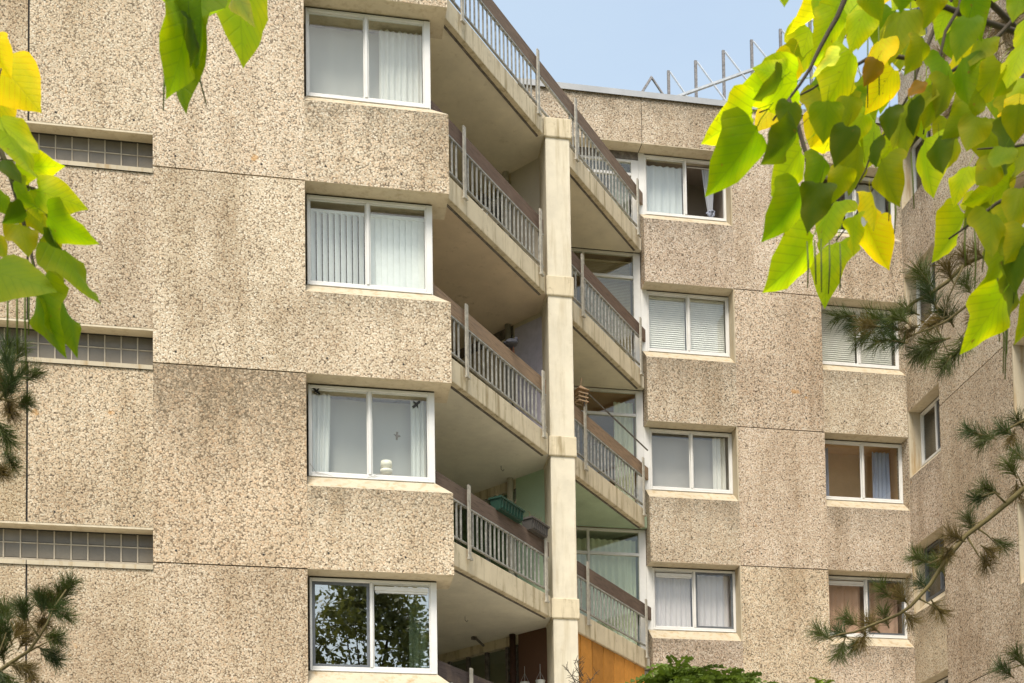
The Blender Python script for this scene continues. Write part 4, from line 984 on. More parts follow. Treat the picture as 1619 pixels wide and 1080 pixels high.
LEFT_LEAVES=[
(-0.933,4.594,4.897,0.121,-0.043,-0.166,-0.35,-0.94,-0.01,0.199,'Y'),
(-0.998,4.747,4.961,0.059,0.009,-0.201,0.69,-0.7,0.17,0.177,'Y'),
(-0.946,4.562,4.688,0.145,-0.035,-0.156,0.19,-0.9,0.38,0.181,'L'),
(-0.892,4.607,4.553,0.164,-0.016,-0.006,-0.06,-0.3,-0.95,0.138,'L'),
(-0.786,4.409,4.347,0.155,-0.003,-0.03,-0.05,-0.99,-0.15,0.133,'L'),
(-0.854,4.214,4.318,0.063,-0.022,-0.066,0.22,-0.84,0.49,0.079,'D'),
(-0.73,4.272,4.185,0.132,-0.008,-0.106,-0.59,-0.4,-0.7,0.142,'G'),
(-0.68,4.202,4.039,0.114,-0.015,-0.196,0.66,-0.62,0.43,0.191,'G'),
(-0.908,4.243,3.969,0.216,-0.102,-0.079,-0.26,-0.87,0.42,0.211,'G'),
(-0.794,4.462,4.062,0.031,-0.014,-0.238,-0.81,-0.58,-0.07,0.202,'G'),
(-0.73,4.489,4.043,0.086,-0.002,-0.189,0.72,-0.61,0.34,0.174,'G'),
(-0.792,4.272,4.194,-0.065,-0.009,-0.06,0.65,-0.39,-0.65,0.075,'D'),
(-0.84,4.402,4.225,0.039,-0.037,-0.121,0.32,-0.87,0.37,0.112,'O'),
(-0.833,4.515,4.342,0.072,-0.039,-0.101,0.21,-0.85,0.48,0.109,'O'),
(-0.791,4.485,4.228,0.052,-0.039,-0.158,-0.83,-0.54,-0.14,0.143,'O'),
(-0.755,4.349,4.162,0.043,-0.023,-0.065,-0.84,-0.29,-0.46,0.069,'D'),
(-0.849,4.342,4.323,0.052,-0.025,-0.095,-0.82,-0.46,-0.33,0.094,'G'),
(-0.888,4.436,4.558,0.097,-0.069,-0.213,0.67,-0.56,0.49,0.205,'L'),
(-0.915,4.38,4.32,0.06,0.018,-0.068,0.37,-0.92,0.08,0.078,'G'),
(-0.806,4.412,4.351,0.03,0.015,-0.096,0.04,-0.99,-0.15,0.089,'L'),
(-0.976,4.531,4.279,0.078,-0.034,-0.101,0.15,-0.89,0.42,0.111,'O'),
(-0.959,4.48,4.906,0.062,-0.005,-0.129,-0.56,-0.79,-0.24,0.12,'Y'),
(-0.32,4.294,4.988,-0.035,-0.023,-0.38,-0.82,-0.56,0.11,0.321,'G'),
(-0.29,4.147,4.849,0.029,-0.041,-0.311,0.9,-0.41,0.14,0.265,'G'),
(-0.24,4.163,4.876,0.011,0.001,-0.218,0.88,-0.48,0.04,0.183,'G'),
(-0.269,4.102,4.766,0.029,0.023,-0.133,0.92,-0.37,0.14,0.116,'D'),
(-0.148,4.407,5.23,0.063,-0.031,-0.371,0.65,-0.74,0.17,0.317,'L'),
(-0.143,4.034,4.91,0.01,-0.03,-0.216,-0.98,-0.2,-0.02,0.183,'P'),
(-0.282,4.264,5.038,0.022,-0.036,-0.198,0.82,-0.53,0.19,0.17,'L'),
(-1.539,4.483,5.748,-0.039,-0.012,-0.163,0.92,-0.33,-0.2,0.141,'G'),
(-1.2,4.643,5.298,0.003,0.02,-0.123,0.21,-0.97,-0.15,0.111,'L'),
(-1.324,4.426,5.694,0.027,0.031,-0.138,0.39,-0.91,-0.13,0.121,'G'),
(-1.182,4.465,5.161,-0.029,-0.005,-0.144,0.39,-0.92,-0.05,0.132,'G'),
(-1.07,4.389,5.671,0.018,0.008,-0.164,0.69,-0.73,0.04,0.139,'L'),
(-1.695,4.754,4.921,-0.025,-0.043,-0.202,0.98,-0.2,-0.08,0.175,'L'),
(-1.509,4.664,4.843,0.004,0.001,-0.149,-0.18,-0.98,-0.01,0.125,'L'),
(-1.247,4.556,5.66,0.072,0.001,-0.1,-0.22,-0.96,-0.17,0.125,'L'),
(-1.444,4.538,5.714,-0.046,0.033,-0.11,0.36,-0.84,-0.4,0.136,'G'),
(-1.713,4.647,5.425,-0.055,0.04,-0.149,-0.15,-0.97,-0.21,0.138,'L'),
(-1.745,4.661,5.988,0.102,-0.064,-0.192,0.43,-0.76,0.48,0.19,'O'),
(-1.304,4.496,5.477,-0.016,-0.036,-0.197,0.96,-0.26,-0.03,0.168,'L'),
(-1.612,4.688,5.691,-0.099,0.027,-0.13,-0.17,-0.98,-0.08,0.139,'L'),
(-1.094,4.185,5.591,0.055,0.029,-0.112,-0.04,-0.96,-0.27,0.116,'D'),
(-1.697,4.614,4.785,-0.049,-0.018,-0.176,0.92,-0.32,-0.22,0.154,'G'),
(-1.726,4.639,5.139,-0.036,0.02,-0.126,0.41,-0.88,-0.25,0.122,'O'),
(-1.603,4.868,4.681,-0.062,0.029,-0.15,0.83,-0.37,-0.42,0.139,'Y'),
(-1.085,4.379,4.633,-0.055,-0.027,-0.165,0.81,-0.56,-0.18,0.148,'G'),
(-1.532,4.291,4.626,-0.02,0.047,-0.128,-0.2,-0.93,-0.31,0.115,'D'),
(-1.227,4.464,4.711,-0.075,-0.026,-0.12,0.55,-0.82,-0.17,0.132,'O'),
(-1.226,4.556,4.595,0.025,0.017,-0.132,0.56,-0.83,0.0,0.114,'L'),
(-1.272,4.518,5.087,-0.036,0.015,-0.125,0.01,-0.99,-0.12,0.11,'G'),
(-1.696,4.445,4.483,-0.046,0.035,-0.113,0.36,-0.84,-0.41,0.109,'G'),
(-1.191,4.466,5.465,-0.008,-0.029,-0.16,-0.23,-0.96,0.18,0.137,'L'),
(-1.135,4.513,4.694,0.127,-0.047,-0.135,0.1,-0.9,0.41,0.161,'L'),
(-1.839,4.751,5.974,-0.036,-0.019,-0.153,0.38,-0.92,0.03,0.133,'L'),
(-1.783,4.869,4.491,-0.053,-0.019,-0.179,0.89,-0.39,-0.22,0.157,'Y'),
(-1.329,4.493,5.524,-0.028,0.017,-0.147,-0.14,-0.99,-0.09,0.126,'O'),
(-1.377,4.368,5.428,-0.054,0.003,-0.146,0.69,-0.67,-0.27,0.131,'G'),
(-1.37,4.325,5.565,0.016,-0.018,-0.144,-0.41,-0.91,0.07,0.123,'G'),
(-1.616,4.264,5.221,0.057,-0.054,-0.202,0.84,-0.42,0.35,0.182,'D'),
(-1.557,4.398,4.756,0.036,-0.001,-0.164,0.71,-0.69,0.16,0.141,'G'),
(-1.53,4.574,5.61,0.047,-0.026,-0.197,0.67,-0.7,0.25,0.171,'L'),
(-1.185,4.509,5.186,-0.051,0.028,-0.156,0.71,-0.61,-0.34,0.14,'O'),
(-1.143,4.222,5.366,-0.018,0.002,-0.164,0.91,-0.4,-0.1,0.139,'G'),
(-1.406,4.418,5.758,-0.002,0.037,-0.152,0.26,-0.94,-0.23,0.134,'O'),
(-1.63,4.553,5.729,-0.034,-0.015,-0.147,-0.07,-0.99,0.12,0.127,'G'),
(-1.577,4.685,6.009,0.054,-0.055,-0.207,0.81,-0.47,0.34,0.185,'L'),
(-1.632,4.274,5.067,-0.011,-0.011,-0.154,-0.32,-0.94,0.09,0.13,'D'),
(-1.564,4.695,4.468,0.072,-0.044,-0.139,-0.63,-0.78,-0.08,0.137,'L'),
]
RIGHT_TWIGS=[
(0.016,[(4.3,5.3,4.9),(3.6,5.0,5.6),(2.519,4.339,5.456),(2.479,4.351,5.362),(2.425,4.365,5.273),(2.382,4.379,5.163),(2.338,4.393,5.034),(2.279,4.409,4.936)]),
(0.009,[(2.382,4.379,5.163),(2.331,4.389,5.145),(2.227,4.406,5.163),(2.173,4.416,5.149),(2.119,4.427,5.117),(2.063,4.438,5.104),(1.97,4.457,5.039),(1.865,4.479,4.987),(1.772,4.497,4.953)]),
(0.014,[(4.3,5.3,4.9),(3.3,4.7,5.5),(1.95,4.049,5.146),(1.918,4.059,5.06),(1.864,4.074,4.953),(1.799,4.092,4.824),(1.726,4.11,4.721),(1.674,4.123,4.652)]),
(0.009,[(1.726,4.11,4.721),(1.759,4.109,4.629),(1.786,4.109,4.531),(1.792,4.114,4.423),(1.822,4.111,4.377),(1.878,4.1,4.411),(1.929,4.089,4.445)]),
(0.011,[(4.3,5.3,4.9),(3.6,5.0,5.2),(2.741,4.209,5.257),(2.677,4.222,5.235),(2.592,4.241,5.144),(2.489,4.263,5.065),(2.402,4.282,5.004),(2.317,4.299,4.952),(2.237,4.319,4.849),(2.145,4.34,4.744),(2.08,4.359,4.597)]),
(0.008,[(2.421,4.163,5.276),(2.411,4.169,5.185),(2.359,4.183,5.096),(2.334,4.193,4.983),(2.302,4.205,4.87),(2.279,4.216,4.73)]),
(0.008,[(2.309,4.309,4.79),(2.236,4.326,4.71),(2.156,4.345,4.619),(2.075,4.366,4.493),(2.011,4.381,4.413)]),
(0.008,[(4.3,5.3,4.5),(2.624,4.059,4.629),(2.547,4.073,4.615),(2.471,4.087,4.611),(2.416,4.097,4.608)]),
(0.012,[(4.3,5.3,4.3),(2.666,4.059,4.484),(2.577,4.076,4.464),(2.48,4.095,4.416),(2.404,4.112,4.355),(2.316,4.13,4.295)]),
(0.01,[(4.3,5.3,4.0),(2.71,4.057,4.373),(2.576,4.084,4.304),(2.534,4.095,4.243),(2.5,4.109,4.088)]),
(0.006,[(2.063,4.438,5.104),(2.006,4.441,5.227),(2.03,4.432,5.321)]),
]
LEFT_TWIGS=[
(0.016,[(-2.5,4.6,4.3),(-1.7,4.5,4.75),(-1.041,4.495,4.688),(-0.917,4.482,4.525),(-0.876,4.481,4.41),(-0.847,4.481,4.304),(-0.823,4.482,4.215),(-0.79,4.483,4.07)]),
(0.009,[(-0.876,4.481,4.41),(-0.803,4.469,4.388),(-0.761,4.466,4.303),(-0.72,4.465,4.186)]),
(0.008,[(-1.041,4.495,4.688),(-0.937,4.476,4.708),(-0.911,4.467,4.796)]),
(0.018,[(-2.5,4.6,4.6),(-1.9,4.6,5.6),(-0.599,4.382,5.38),(-0.39,4.352,5.25),(-0.307,4.343,5.143),(-0.317,4.351,5.016),(-0.304,4.351,4.974)]),
(0.01,[(-0.39,4.352,5.25),(-0.224,4.325,5.205),(-0.144,4.314,5.153)]),
(0.006,[(-0.307,4.343,5.143),(-0.25,4.34,5.011)]),
]
RIGHT_PODS=[(1.747,4.033,4.176,1.748,4.041,4.021),(1.772,4.028,4.18,1.776,4.035,4.032),(1.793,4.024,4.184,1.794,4.034,4.006),(1.862,4.111,4.238,1.858,4.121,4.054),(1.94,4.197,4.285,1.939,4.206,4.119),(2.375,4.116,4.367,2.374,4.125,4.201),(2.351,4.022,4.306,2.352,4.036,4.036),(2.386,4.016,4.295,2.378,4.027,4.122),(2.496,4.111,4.066,2.501,4.122,3.822),(2.511,4.109,4.044,2.507,4.122,3.8),(2.577,4.195,4.119,2.569,4.206,3.938),(2.485,4.108,4.155,2.489,4.119,3.933),(2.492,4.005,4.163,2.482,4.014,4.012),(2.085,4.232,5.077,2.083,4.245,4.828),(2.123,4.223,5.122,2.124,4.236,4.873),(2.307,4.286,5.241,2.297,4.302,4.964),(2.282,4.317,4.733,2.292,4.326,4.525),(2.175,4.244,4.533,2.174,4.253,4.374),(2.155,4.247,4.544,2.155,4.254,4.42),(2.448,4.102,4.399,2.451,4.109,4.244),(2.332,4.377,5.364,2.313,4.389,5.199)]
LEFT_PODS=[(-0.894,4.5,4.093,-0.896,4.512,3.87),(-0.863,4.494,4.114,-0.864,4.508,3.838),(-0.836,4.488,4.134,-0.835,4.506,3.795),(-0.823,4.489,4.081,-0.826,4.498,3.901),(-0.309,4.303,4.94,-0.232,4.306,4.631),(-0.368,4.371,4.805,-0.377,4.381,4.646)]
RIGHT_TUFTS=[
(3.491,7.517,5.941,-0.88,0.45,0.12,0.113,0),
(3.595,7.535,5.91,-0.91,0.36,0.22,0.113,0),
(3.74,7.567,5.968,-0.67,0.53,0.51,0.124,0),
(3.587,7.452,5.784,-0.79,0.56,-0.23,0.107,0),
(3.569,7.198,5.619,-0.9,-0.2,-0.38,0.109,0),
(3.665,7.162,5.607,-0.99,-0.14,-0.0,0.108,0),
(3.807,7.281,5.871,-0.93,0.09,0.36,0.106,0),
(3.974,7.392,6.164,-0.46,0.29,0.84,0.137,0),
(3.87,7.122,5.875,-0.5,-0.08,0.86,0.123,0),
(4.088,7.303,6.154,-0.46,-0.11,0.88,0.117,1),
(3.911,7.146,5.617,-0.93,0.29,-0.22,0.123,0),
(4.073,7.249,5.596,-0.7,0.39,-0.6,0.12,0),
(3.911,7.335,5.668,-0.72,0.56,-0.41,0.121,0),
(4.179,7.5,5.987,-0.73,-0.46,0.5,0.139,0),
(4.259,7.385,6.126,-0.2,0.28,0.94,0.123,0),
(4.114,7.199,5.66,-0.47,-0.38,-0.8,0.11,0),
(3.839,7.334,5.782,-0.85,0.02,-0.52,0.111,1),
(4.321,7.352,6.325,-0.35,0.49,0.8,0.108,1),
(4.154,7.208,6.185,-0.77,-0.16,0.62,0.096,1),
(3.728,7.362,5.804,-0.86,0.36,0.37,0.116,0),
(4.069,7.444,5.907,-0.86,0.29,-0.42,0.123,1),
(4.214,7.173,5.813,-0.98,-0.08,-0.16,0.11,1),
(4.044,7.488,5.724,-0.75,0.19,-0.64,0.114,0),
(3.942,7.114,5.467,-0.59,0.05,-0.81,0.099,0),
(3.725,7.231,5.785,-0.75,0.29,0.59,0.105,0),
(3.503,7.19,5.707,-1.0,-0.05,0.0,0.104,1),
(4.112,7.128,5.065,-0.95,0.13,0.3,0.094,0),
(4.422,7.518,5.202,-0.8,0.22,-0.57,0.1,0),
(4.279,7.245,5.1,-0.68,0.52,0.51,0.096,0),
(4.306,7.092,5.065,-0.94,-0.02,0.35,0.099,0),
(4.589,7.397,5.277,-0.73,-0.44,0.52,0.099,0),
(4.529,7.39,5.181,-0.42,-0.06,-0.91,0.089,1),
(4.321,7.064,4.821,-0.61,-0.18,0.77,0.103,0),
(4.308,7.292,4.785,-0.95,0.02,0.32,0.111,0),
(4.266,7.331,4.751,-0.92,-0.26,-0.29,0.102,0),
(4.423,7.142,4.946,-0.3,0.49,0.82,0.1,0),
(4.188,7.316,4.578,-0.44,-0.0,0.9,0.106,0),
(4.008,7.174,4.43,-0.95,-0.08,0.31,0.109,1),
(4.498,7.524,4.549,0.89,0.14,-0.43,0.1,0),
(4.284,7.344,4.362,0.11,-0.42,-0.9,0.111,1),
(4.277,7.284,4.404,0.89,0.17,-0.42,0.096,1),
(3.882,7.377,4.363,-0.88,0.23,0.42,0.106,0),
(4.12,7.571,4.398,-0.28,0.15,0.95,0.114,0),
(3.712,7.518,4.197,-0.78,-0.32,0.53,0.107,0),
(3.677,7.219,4.067,-0.37,0.31,0.88,0.108,1),
(3.974,7.366,4.056,0.71,0.27,-0.65,0.111,1),
(3.369,7.687,3.962,-0.67,0.43,0.6,0.114,0),
(3.385,7.46,3.904,-0.51,0.57,0.64,0.101,0),
(3.523,7.62,4.037,-0.63,0.43,0.65,0.103,0),
(3.336,7.357,3.784,-0.25,0.38,-0.89,0.104,0),
(3.578,7.445,3.954,-0.49,0.51,0.71,0.111,1),
(3.792,7.692,4.085,-0.47,-0.27,0.84,0.105,0),
(3.8,7.403,4.005,0.46,-0.28,-0.84,0.096,1),
(3.538,7.48,3.892,-0.38,-0.13,-0.91,0.101,1),
(3.53,7.582,3.881,-0.6,-0.26,-0.76,0.098,0),
(4.319,7.204,3.63,-0.81,0.06,0.59,0.104,0),
(4.376,7.142,3.693,-0.59,-0.08,0.81,0.104,0),
(4.594,7.461,4.869,0.35,0.51,-0.79,0.099,1),
(3.991,7.237,4.366,-0.63,-0.39,-0.67,0.105,1),
(3.991,7.563,4.267,-0.33,0.52,0.78,0.104,0),
(4.343,7.207,7.696,-0.76,-0.26,-0.59,0.146,2),
(4.36,7.025,7.598,-0.26,0.58,-0.77,0.143,2),
(4.63,7.328,7.7,-0.43,-0.42,-0.8,0.149,2),
(4.269,7.025,7.388,-0.77,0.08,-0.63,0.142,2),
(4.404,7.046,7.339,-0.17,0.35,-0.92,0.134,2),
(4.225,7.123,7.497,-0.83,0.47,-0.3,0.12,2),
(3.959,7.064,7.362,-0.92,0.2,-0.34,0.118,2),
(4.222,7.439,7.319,-0.4,0.34,-0.85,0.11,2),
(5.807,6.7,7.54,-0.85,-0.34,-0.41,0.109,1),
(5.563,7.014,7.725,-1.0,-0.03,0.04,0.112,1),
(5.909,6.876,6.523,-0.74,0.14,-0.66,0.11,0),
(5.011,7.148,6.413,-0.65,0.71,0.28,0.112,0),
(5.828,6.844,6.164,-0.94,0.29,-0.19,0.11,0),
(5.195,7.018,5.166,-0.94,0.22,0.27,0.11,1),
(5.644,7.169,5.328,-0.9,-0.37,0.24,0.113,0),
(4.887,7.183,5.159,-0.77,0.45,-0.46,0.111,0),
(4.948,6.943,4.95,-0.63,0.39,0.67,0.108,1),
(4.92,7.159,4.896,-0.92,0.15,0.35,0.111,0),
(5.454,7.174,4.682,-0.62,0.48,-0.62,0.112,0),
(4.733,7.066,3.764,-0.74,0.1,0.67,0.108,0),
(4.533,7.104,3.532,-0.83,-0.04,0.56,0.108,0),
(5.632,6.852,7.705,-0.85,-0.45,-0.29,0.11,0),
(4.899,6.958,7.659,-0.76,0.1,-0.64,0.11,0),
(4.772,7.221,6.513,-0.62,0.65,-0.43,0.112,1),
(5.686,6.922,6.405,-0.93,0.19,0.32,0.11,0),
(5.744,7.091,6.307,-0.66,0.66,0.36,0.113,0),
(5.682,7.271,5.377,-0.48,0.53,0.7,0.114,0),
(4.726,7.115,5.265,-0.9,-0.3,-0.32,0.11,1),
(4.814,7.428,5.107,-0.9,-0.43,0.05,0.114,1),
(5.494,7.069,4.988,-0.6,0.4,-0.7,0.111,0),
(4.987,7.206,4.845,-0.99,-0.0,-0.14,0.112,1),
(4.787,7.442,4.857,-0.97,-0.14,-0.18,0.114,1),
(5.377,7.206,3.751,-0.76,0.62,-0.2,0.112,0),
(5.529,6.975,3.646,-0.93,-0.08,0.36,0.109,0),
]
LEFT_TUFTS=[
(-1.587,8.296,5.719,0.33,-0.04,0.94,0.111,0),
(-1.612,8.161,5.589,-0.22,-0.06,0.97,0.109,0),
(-1.575,8.088,5.427,0.26,-0.57,0.78,0.108,0),
(-1.528,8.226,5.37,0.79,-0.54,0.29,0.086,0),
(-1.691,8.567,5.479,0.46,-0.48,-0.75,0.115,1),
(-1.644,8.224,5.164,0.63,0.34,-0.7,0.11,0),
(-1.677,8.467,5.149,0.46,-0.36,-0.81,0.098,0),
(-1.711,8.494,5.606,-0.4,0.21,0.89,0.124,1),
(-1.554,8.244,5.575,0.72,-0.01,0.7,0.096,0),
(-1.673,8.224,4.966,0.51,-0.4,-0.76,0.095,1),
(-1.318,8.515,4.335,0.47,-0.19,0.86,0.109,0),
(-1.371,8.539,4.259,0.36,-0.45,0.82,0.124,0),
(-1.29,8.15,4.042,0.73,-0.66,-0.16,0.104,0),
(-1.476,8.478,4.236,-0.2,0.05,0.98,0.098,0),
(-1.522,8.125,4.045,-0.17,-0.47,0.86,0.103,0),
(-1.424,8.513,4.209,0.11,-0.08,0.99,0.104,1),
(-1.5,8.555,4.117,0.37,-0.84,-0.39,0.109,1),
(-1.386,8.399,3.983,0.79,-0.55,-0.25,0.107,0),
(-1.437,8.478,3.916,0.92,0.01,-0.4,0.108,0),
(-1.67,8.458,4.022,-0.28,-0.32,0.9,0.127,0),
(-1.733,8.644,3.952,0.05,-0.6,0.8,0.134,0),
(-1.511,8.167,3.73,0.92,0.1,-0.38,0.094,1),
(-1.484,8.18,3.677,0.46,-0.54,-0.7,0.085,1),
(-1.586,8.368,3.999,0.57,0.06,0.82,0.111,1),
(-1.746,8.607,4.164,-0.18,0.25,0.95,0.114,0),
(-1.654,8.198,3.669,0.53,0.19,-0.83,0.108,0),
]
RIGHT_PINE_TWIGS=[
(0.0217,[(9.5,9.5,5.6),(4.968,7.305,6.642),(4.572,7.386,6.408),(4.415,7.416,6.363),(4.268,7.446,6.293),(4.058,7.492,6.116),(3.9,7.524,6.019),(3.758,7.553,5.949),(3.585,7.583,5.964)]),
(0.0112,[(4.672,7.276,6.23),(4.337,7.344,6.057),(4.125,7.389,5.902),(4.016,7.411,5.849),(3.821,7.45,5.769),(3.677,7.475,5.771)]),
(0.0087,[(4.361,7.335,6.155),(4.312,7.356,5.919),(4.163,7.391,5.744),(4.007,7.42,5.703)]),
(0.0074,[(4.217,7.356,6.236),(4.126,7.382,6.04),(4.086,7.399,5.844)]),
(0.0062,[(4.047,7.405,5.864),(4.124,7.401,5.685)]),
(0.0124,[(9.5,9.5,4.9),(4.823,7.295,5.359),(4.558,7.347,5.252),(4.413,7.377,5.176),(4.277,7.4,5.178)]),
(0.0211,[(9.5,9.5,4.0),(4.704,7.134,4.959),(4.471,7.185,4.762),(4.246,7.234,4.573),(4.017,7.286,4.353),(3.902,7.315,4.182),(3.787,7.341,4.056),(3.634,7.372,3.974),(3.444,7.409,3.9),(3.3,7.436,3.871)]),
(0.0074,[(4.36,7.209,4.675),(4.292,7.217,4.742),(4.216,7.232,4.716)]),
(0.0074,[(4.246,7.234,4.573),(4.151,7.252,4.544)]),
(0.0074,[(4.131,7.26,4.467),(4.199,7.254,4.35),(4.229,7.25,4.327)]),
(0.0074,[(4.188,7.247,4.524),(4.302,7.232,4.426)]),
(0.0074,[(4.017,7.286,4.353),(3.902,7.307,4.316)]),
(0.0074,[(3.825,7.332,4.106),(3.946,7.314,4.038)]),
(0.0074,[(4.471,7.185,4.762),(4.422,7.188,4.867)]),
(0.0074,[(4.545,7.225,3.729),(4.354,7.263,3.655)]),
(0.0186,[(9.5,9.5,7.0),(5.036,7.318,8.118),(4.712,7.385,7.921),(4.475,7.435,7.763),(4.196,7.488,7.686)]),
(0.0074,[(4.636,7.402,7.861),(4.634,7.413,7.639)]),
(0.0074,[(4.475,7.435,7.763),(4.315,7.475,7.522),(4.254,7.494,7.362)]),
]
LEFT_PINE_TWIGS=[
(0.0186,[(-4.6,9.0,4.8),(-1.904,8.271,5.366),(-1.676,8.229,5.401),(-1.607,8.211,5.516),(-1.576,8.198,5.669)]),
(0.0074,[(-1.676,8.229,5.401),(-1.524,8.205,5.361)]),
(0.0074,[(-1.79,8.255,5.288),(-1.639,8.235,5.17),(-1.632,8.24,5.054)]),
(0.0186,[(-4.6,9.0,3.2),(-1.914,8.361,3.672),(-1.685,8.317,3.745),(-1.514,8.281,3.858),(-1.399,8.252,4.03),(-1.284,8.221,4.232)]),
(0.0074,[(-1.514,8.281,3.858),(-1.361,8.25,3.933)]),
(0.0074,[(-1.609,8.301,3.79),(-1.496,8.285,3.712)]),
(0.0074,[(-1.456,8.266,3.954),(-1.547,8.275,4.09)]),
(0.0074,[(-1.723,8.323,3.746),(-1.646,8.298,3.976)]),
]
LC = {'Y': ((.46,.40,.010), (.40,.38,.012)), 'L': ((.21,.31,.010), (.27,.34,.010)), 'G': ((.085,.155,.004), (.12,.185,.005)), 'D': ((.036,.066,.003), (.052,.084,.004)), 'O': ((.12,.165,.004), (.17,.205,.005)), 'B': ((.12,.075,.012), (.15,.09,.012)), 'P': ((.24,.27,.15), (.24,.27,.15))}  # O: yellow-green with shade put in; D: dark green, partly painted shade
def leaf_mesh(seed, fold, droop, wob, nt=1.0):
    rnd = random.Random(seed); m = MB(); uv = []
    key = [(.0,.20,-.105*nt),(.03,.40,-.05*nt),(.13,.50,.13),(.30,.475,.34),(.50,.365,.57),(.70,.19,.79),(.87,.06,.94)]
    rows = []
    for i in range(len(key)-1):                       # Catmull-Rom through the key outline
        p0, p1, p2, p3 = (key[max(0, min(len(key)-1, i+d))] for d in (-1, 0, 1, 2))
        for u in (0, .5):
            rows.append(tuple(.5*(2*b+(c-a)*u+(2*a-5*b+4*c-d)*u*u+(3*b-a-3*c+d)*u**3) for a, b, c, d in zip(p0, p1, p2, p3)))
    rows.append(key[-1])
    def zf(x, y):
        ax = abs(x); return -fold*ax-droop*y*y+wob*math.sin(9*y+seed*1.7+(2 if x > 0 else 0))*ax*ax*5+.03*math.sin(22*y+seed)*ax
    def P(x, y): m.v.append((x, y, zf(x, y))); uv.append((x+.5, y)); return len(m.v)-1
    mid = [P(.012*math.sin(y*5+seed), y) for y, _, _ in rows]; tip = P(0, 1.02)
    for s in (-1, 1):
        cols = [mid]; j = [rnd.uniform(.965, 1.03) for _ in rows]
        for f in (.36, .7, 1.0):
            cols.append([P(s*ex*j[i]*f, my+(ey-my)*f+(.03*math.sin(f*3.1))) for i, (my, ex, ey) in enumerate(rows)])
        for a, b in zip(cols[:-1], cols[1:]):
            for i in range(len(rows)-1):
                q = (a[i], b[i], b[i+1], a[i+1]); m.f.append(q if s > 0 else q[::-1]); m.m.append(0)
            q = (a[-1], b[-1], tip); m.f.append(q if s > 0 else q[::-1]); m.m.append(0)
    b = len(m.v)                                     # petiole
    m.tube([(0,.02,-.005),(.01,-.10,-.012),(.0,-.34,.03)], [.008,.007,.006], 5); uv += [(.5, .5)]*(len(m.v)-b)
    m.uv = uv; return m.mesh('leaf', LEAF, True)
LEAVES = [leaf_mesh(i, *q) for i, q in enumerate(((.15,.12,.03,.9),(.30,.22,.05,.2),(.08,.26,.07,.35),(.42,.15,.04,.0),(.22,-.10,.07,.6),(.18,.30,.10,.1),(.34,.18,.09,.3),(.12,.08,.12,.15)))]
def put_leaf(root, row):
    bx, by, bz, ax, ay, az, nx, ny, nz, w, c = row
    a = Vector((ax, ay, az)); n = Vector((nx, ny, nz)); L = a.length; a.normalize(); n = (n-a*n.dot(a)).normalized(); s = a.cross(n)
    o = link('leaf', random.choice(LEAVES), root); 
    o.matrix_world = Matrix.Translation(Vector((bx, by, bz))-root.location) @ Matrix(((s.x*w, a.x*L, n.x*L, 0), (s.y*w, a.y*L, n.y*L, 0), (s.z*w, a.z*L, n.z*L, 0), (0,0,0,1)))
    c0, c1 = LC[c]; t = random.random(); v = random.uniform(.85, 1.15); o.color = (*[(x*(1-t)+y*t)*v for x, y in zip(c0, c1)], 1)
def wavy(pts, amp):
    out = []; 
    for i, p in enumerate(pts):
        out.append(Vector(p))
        if i < len(pts)-1:
            q = Vector(pts[i+1]); d = (q-Vector(p)).length
            if d > .12: out.append((Vector(p)+q)/2+Vector([random.uniform(-1,1)*amp*d for _ in range(3)]))
    return out
def limbs(root, name, rows, mat, n=7):
    for r0, pts in rows:
        w = wavy(pts, .05); k = len(w); m = MB(); m.tube([p-root.location for p in w], [max(.0025, r0*(1-.75*i/(k-1))) for i in range(k)], n)
        build(name, m, mat, root, smooth=True)
def trunk(root, pts, rad, mat):
    m = MB(); m.tube([Vector(p)-root.location for p in wavy(pts, .03)], [rad*(1-.93*(i/(len(wavy(pts, 0))-1))**1.6) for i in range(len(wavy(pts, 0)))], 14); build('trunk', m, mat, root, smooth=True)
cat_r = thing('catalpa_tree', 'large leaved tree with yellowing heart shaped leaves reaching in from the right', 'tree', (4.3, 5.3, 0))
trunk(cat_r, [(4.3,5.3,0),(4.32,5.3,1.5),(4.28,5.32,3),(4.3,5.3,4.3),(4.3,5.3,5.2),(4.35,5.35,6.4)], .17, BARK)
limbs(cat_r, 'branch', RIGHT_TWIGS, BARK)
for r_ in RIGHT_LEAVES: put_leaf(cat_r, r_)
cat_l = thing('catalpa_tree', 'large leaved tree with lime and yellow leaves hanging in at the left edge', 'tree', (-2.5, 4.6, 0))
trunk(cat_l, [(-2.5,4.6,0),(-2.48,4.6,1.5),(-2.52,4.6,3),(-2.5,4.6,4.2),(-2.5,4.6,4.8),(-2.4,4.7,6.2)], .15, BARK)
limbs(cat_l, 'branch', LEFT_TWIGS, BARK)
for r_ in LEFT_LEAVES: put_leaf(cat_l, r_)
for root, rows in ((cat_r, RIGHT_PODS), (cat_l, LEFT_PODS)):
    for q in rows:
        a, b = Vector(q[:3]), Vector(q[3:]); mid = (a+b)/2+Vector((random.uniform(-.004,.004), random.uniform(-.01,.01), 0))
        m = MB(); m.tube([a-root.location, mid-root.location, b-root.location], [.0025,.0035,.002], 6); build('pod', m, FOLIAGE, root, color=(.13,.17,.03), smooth=True)
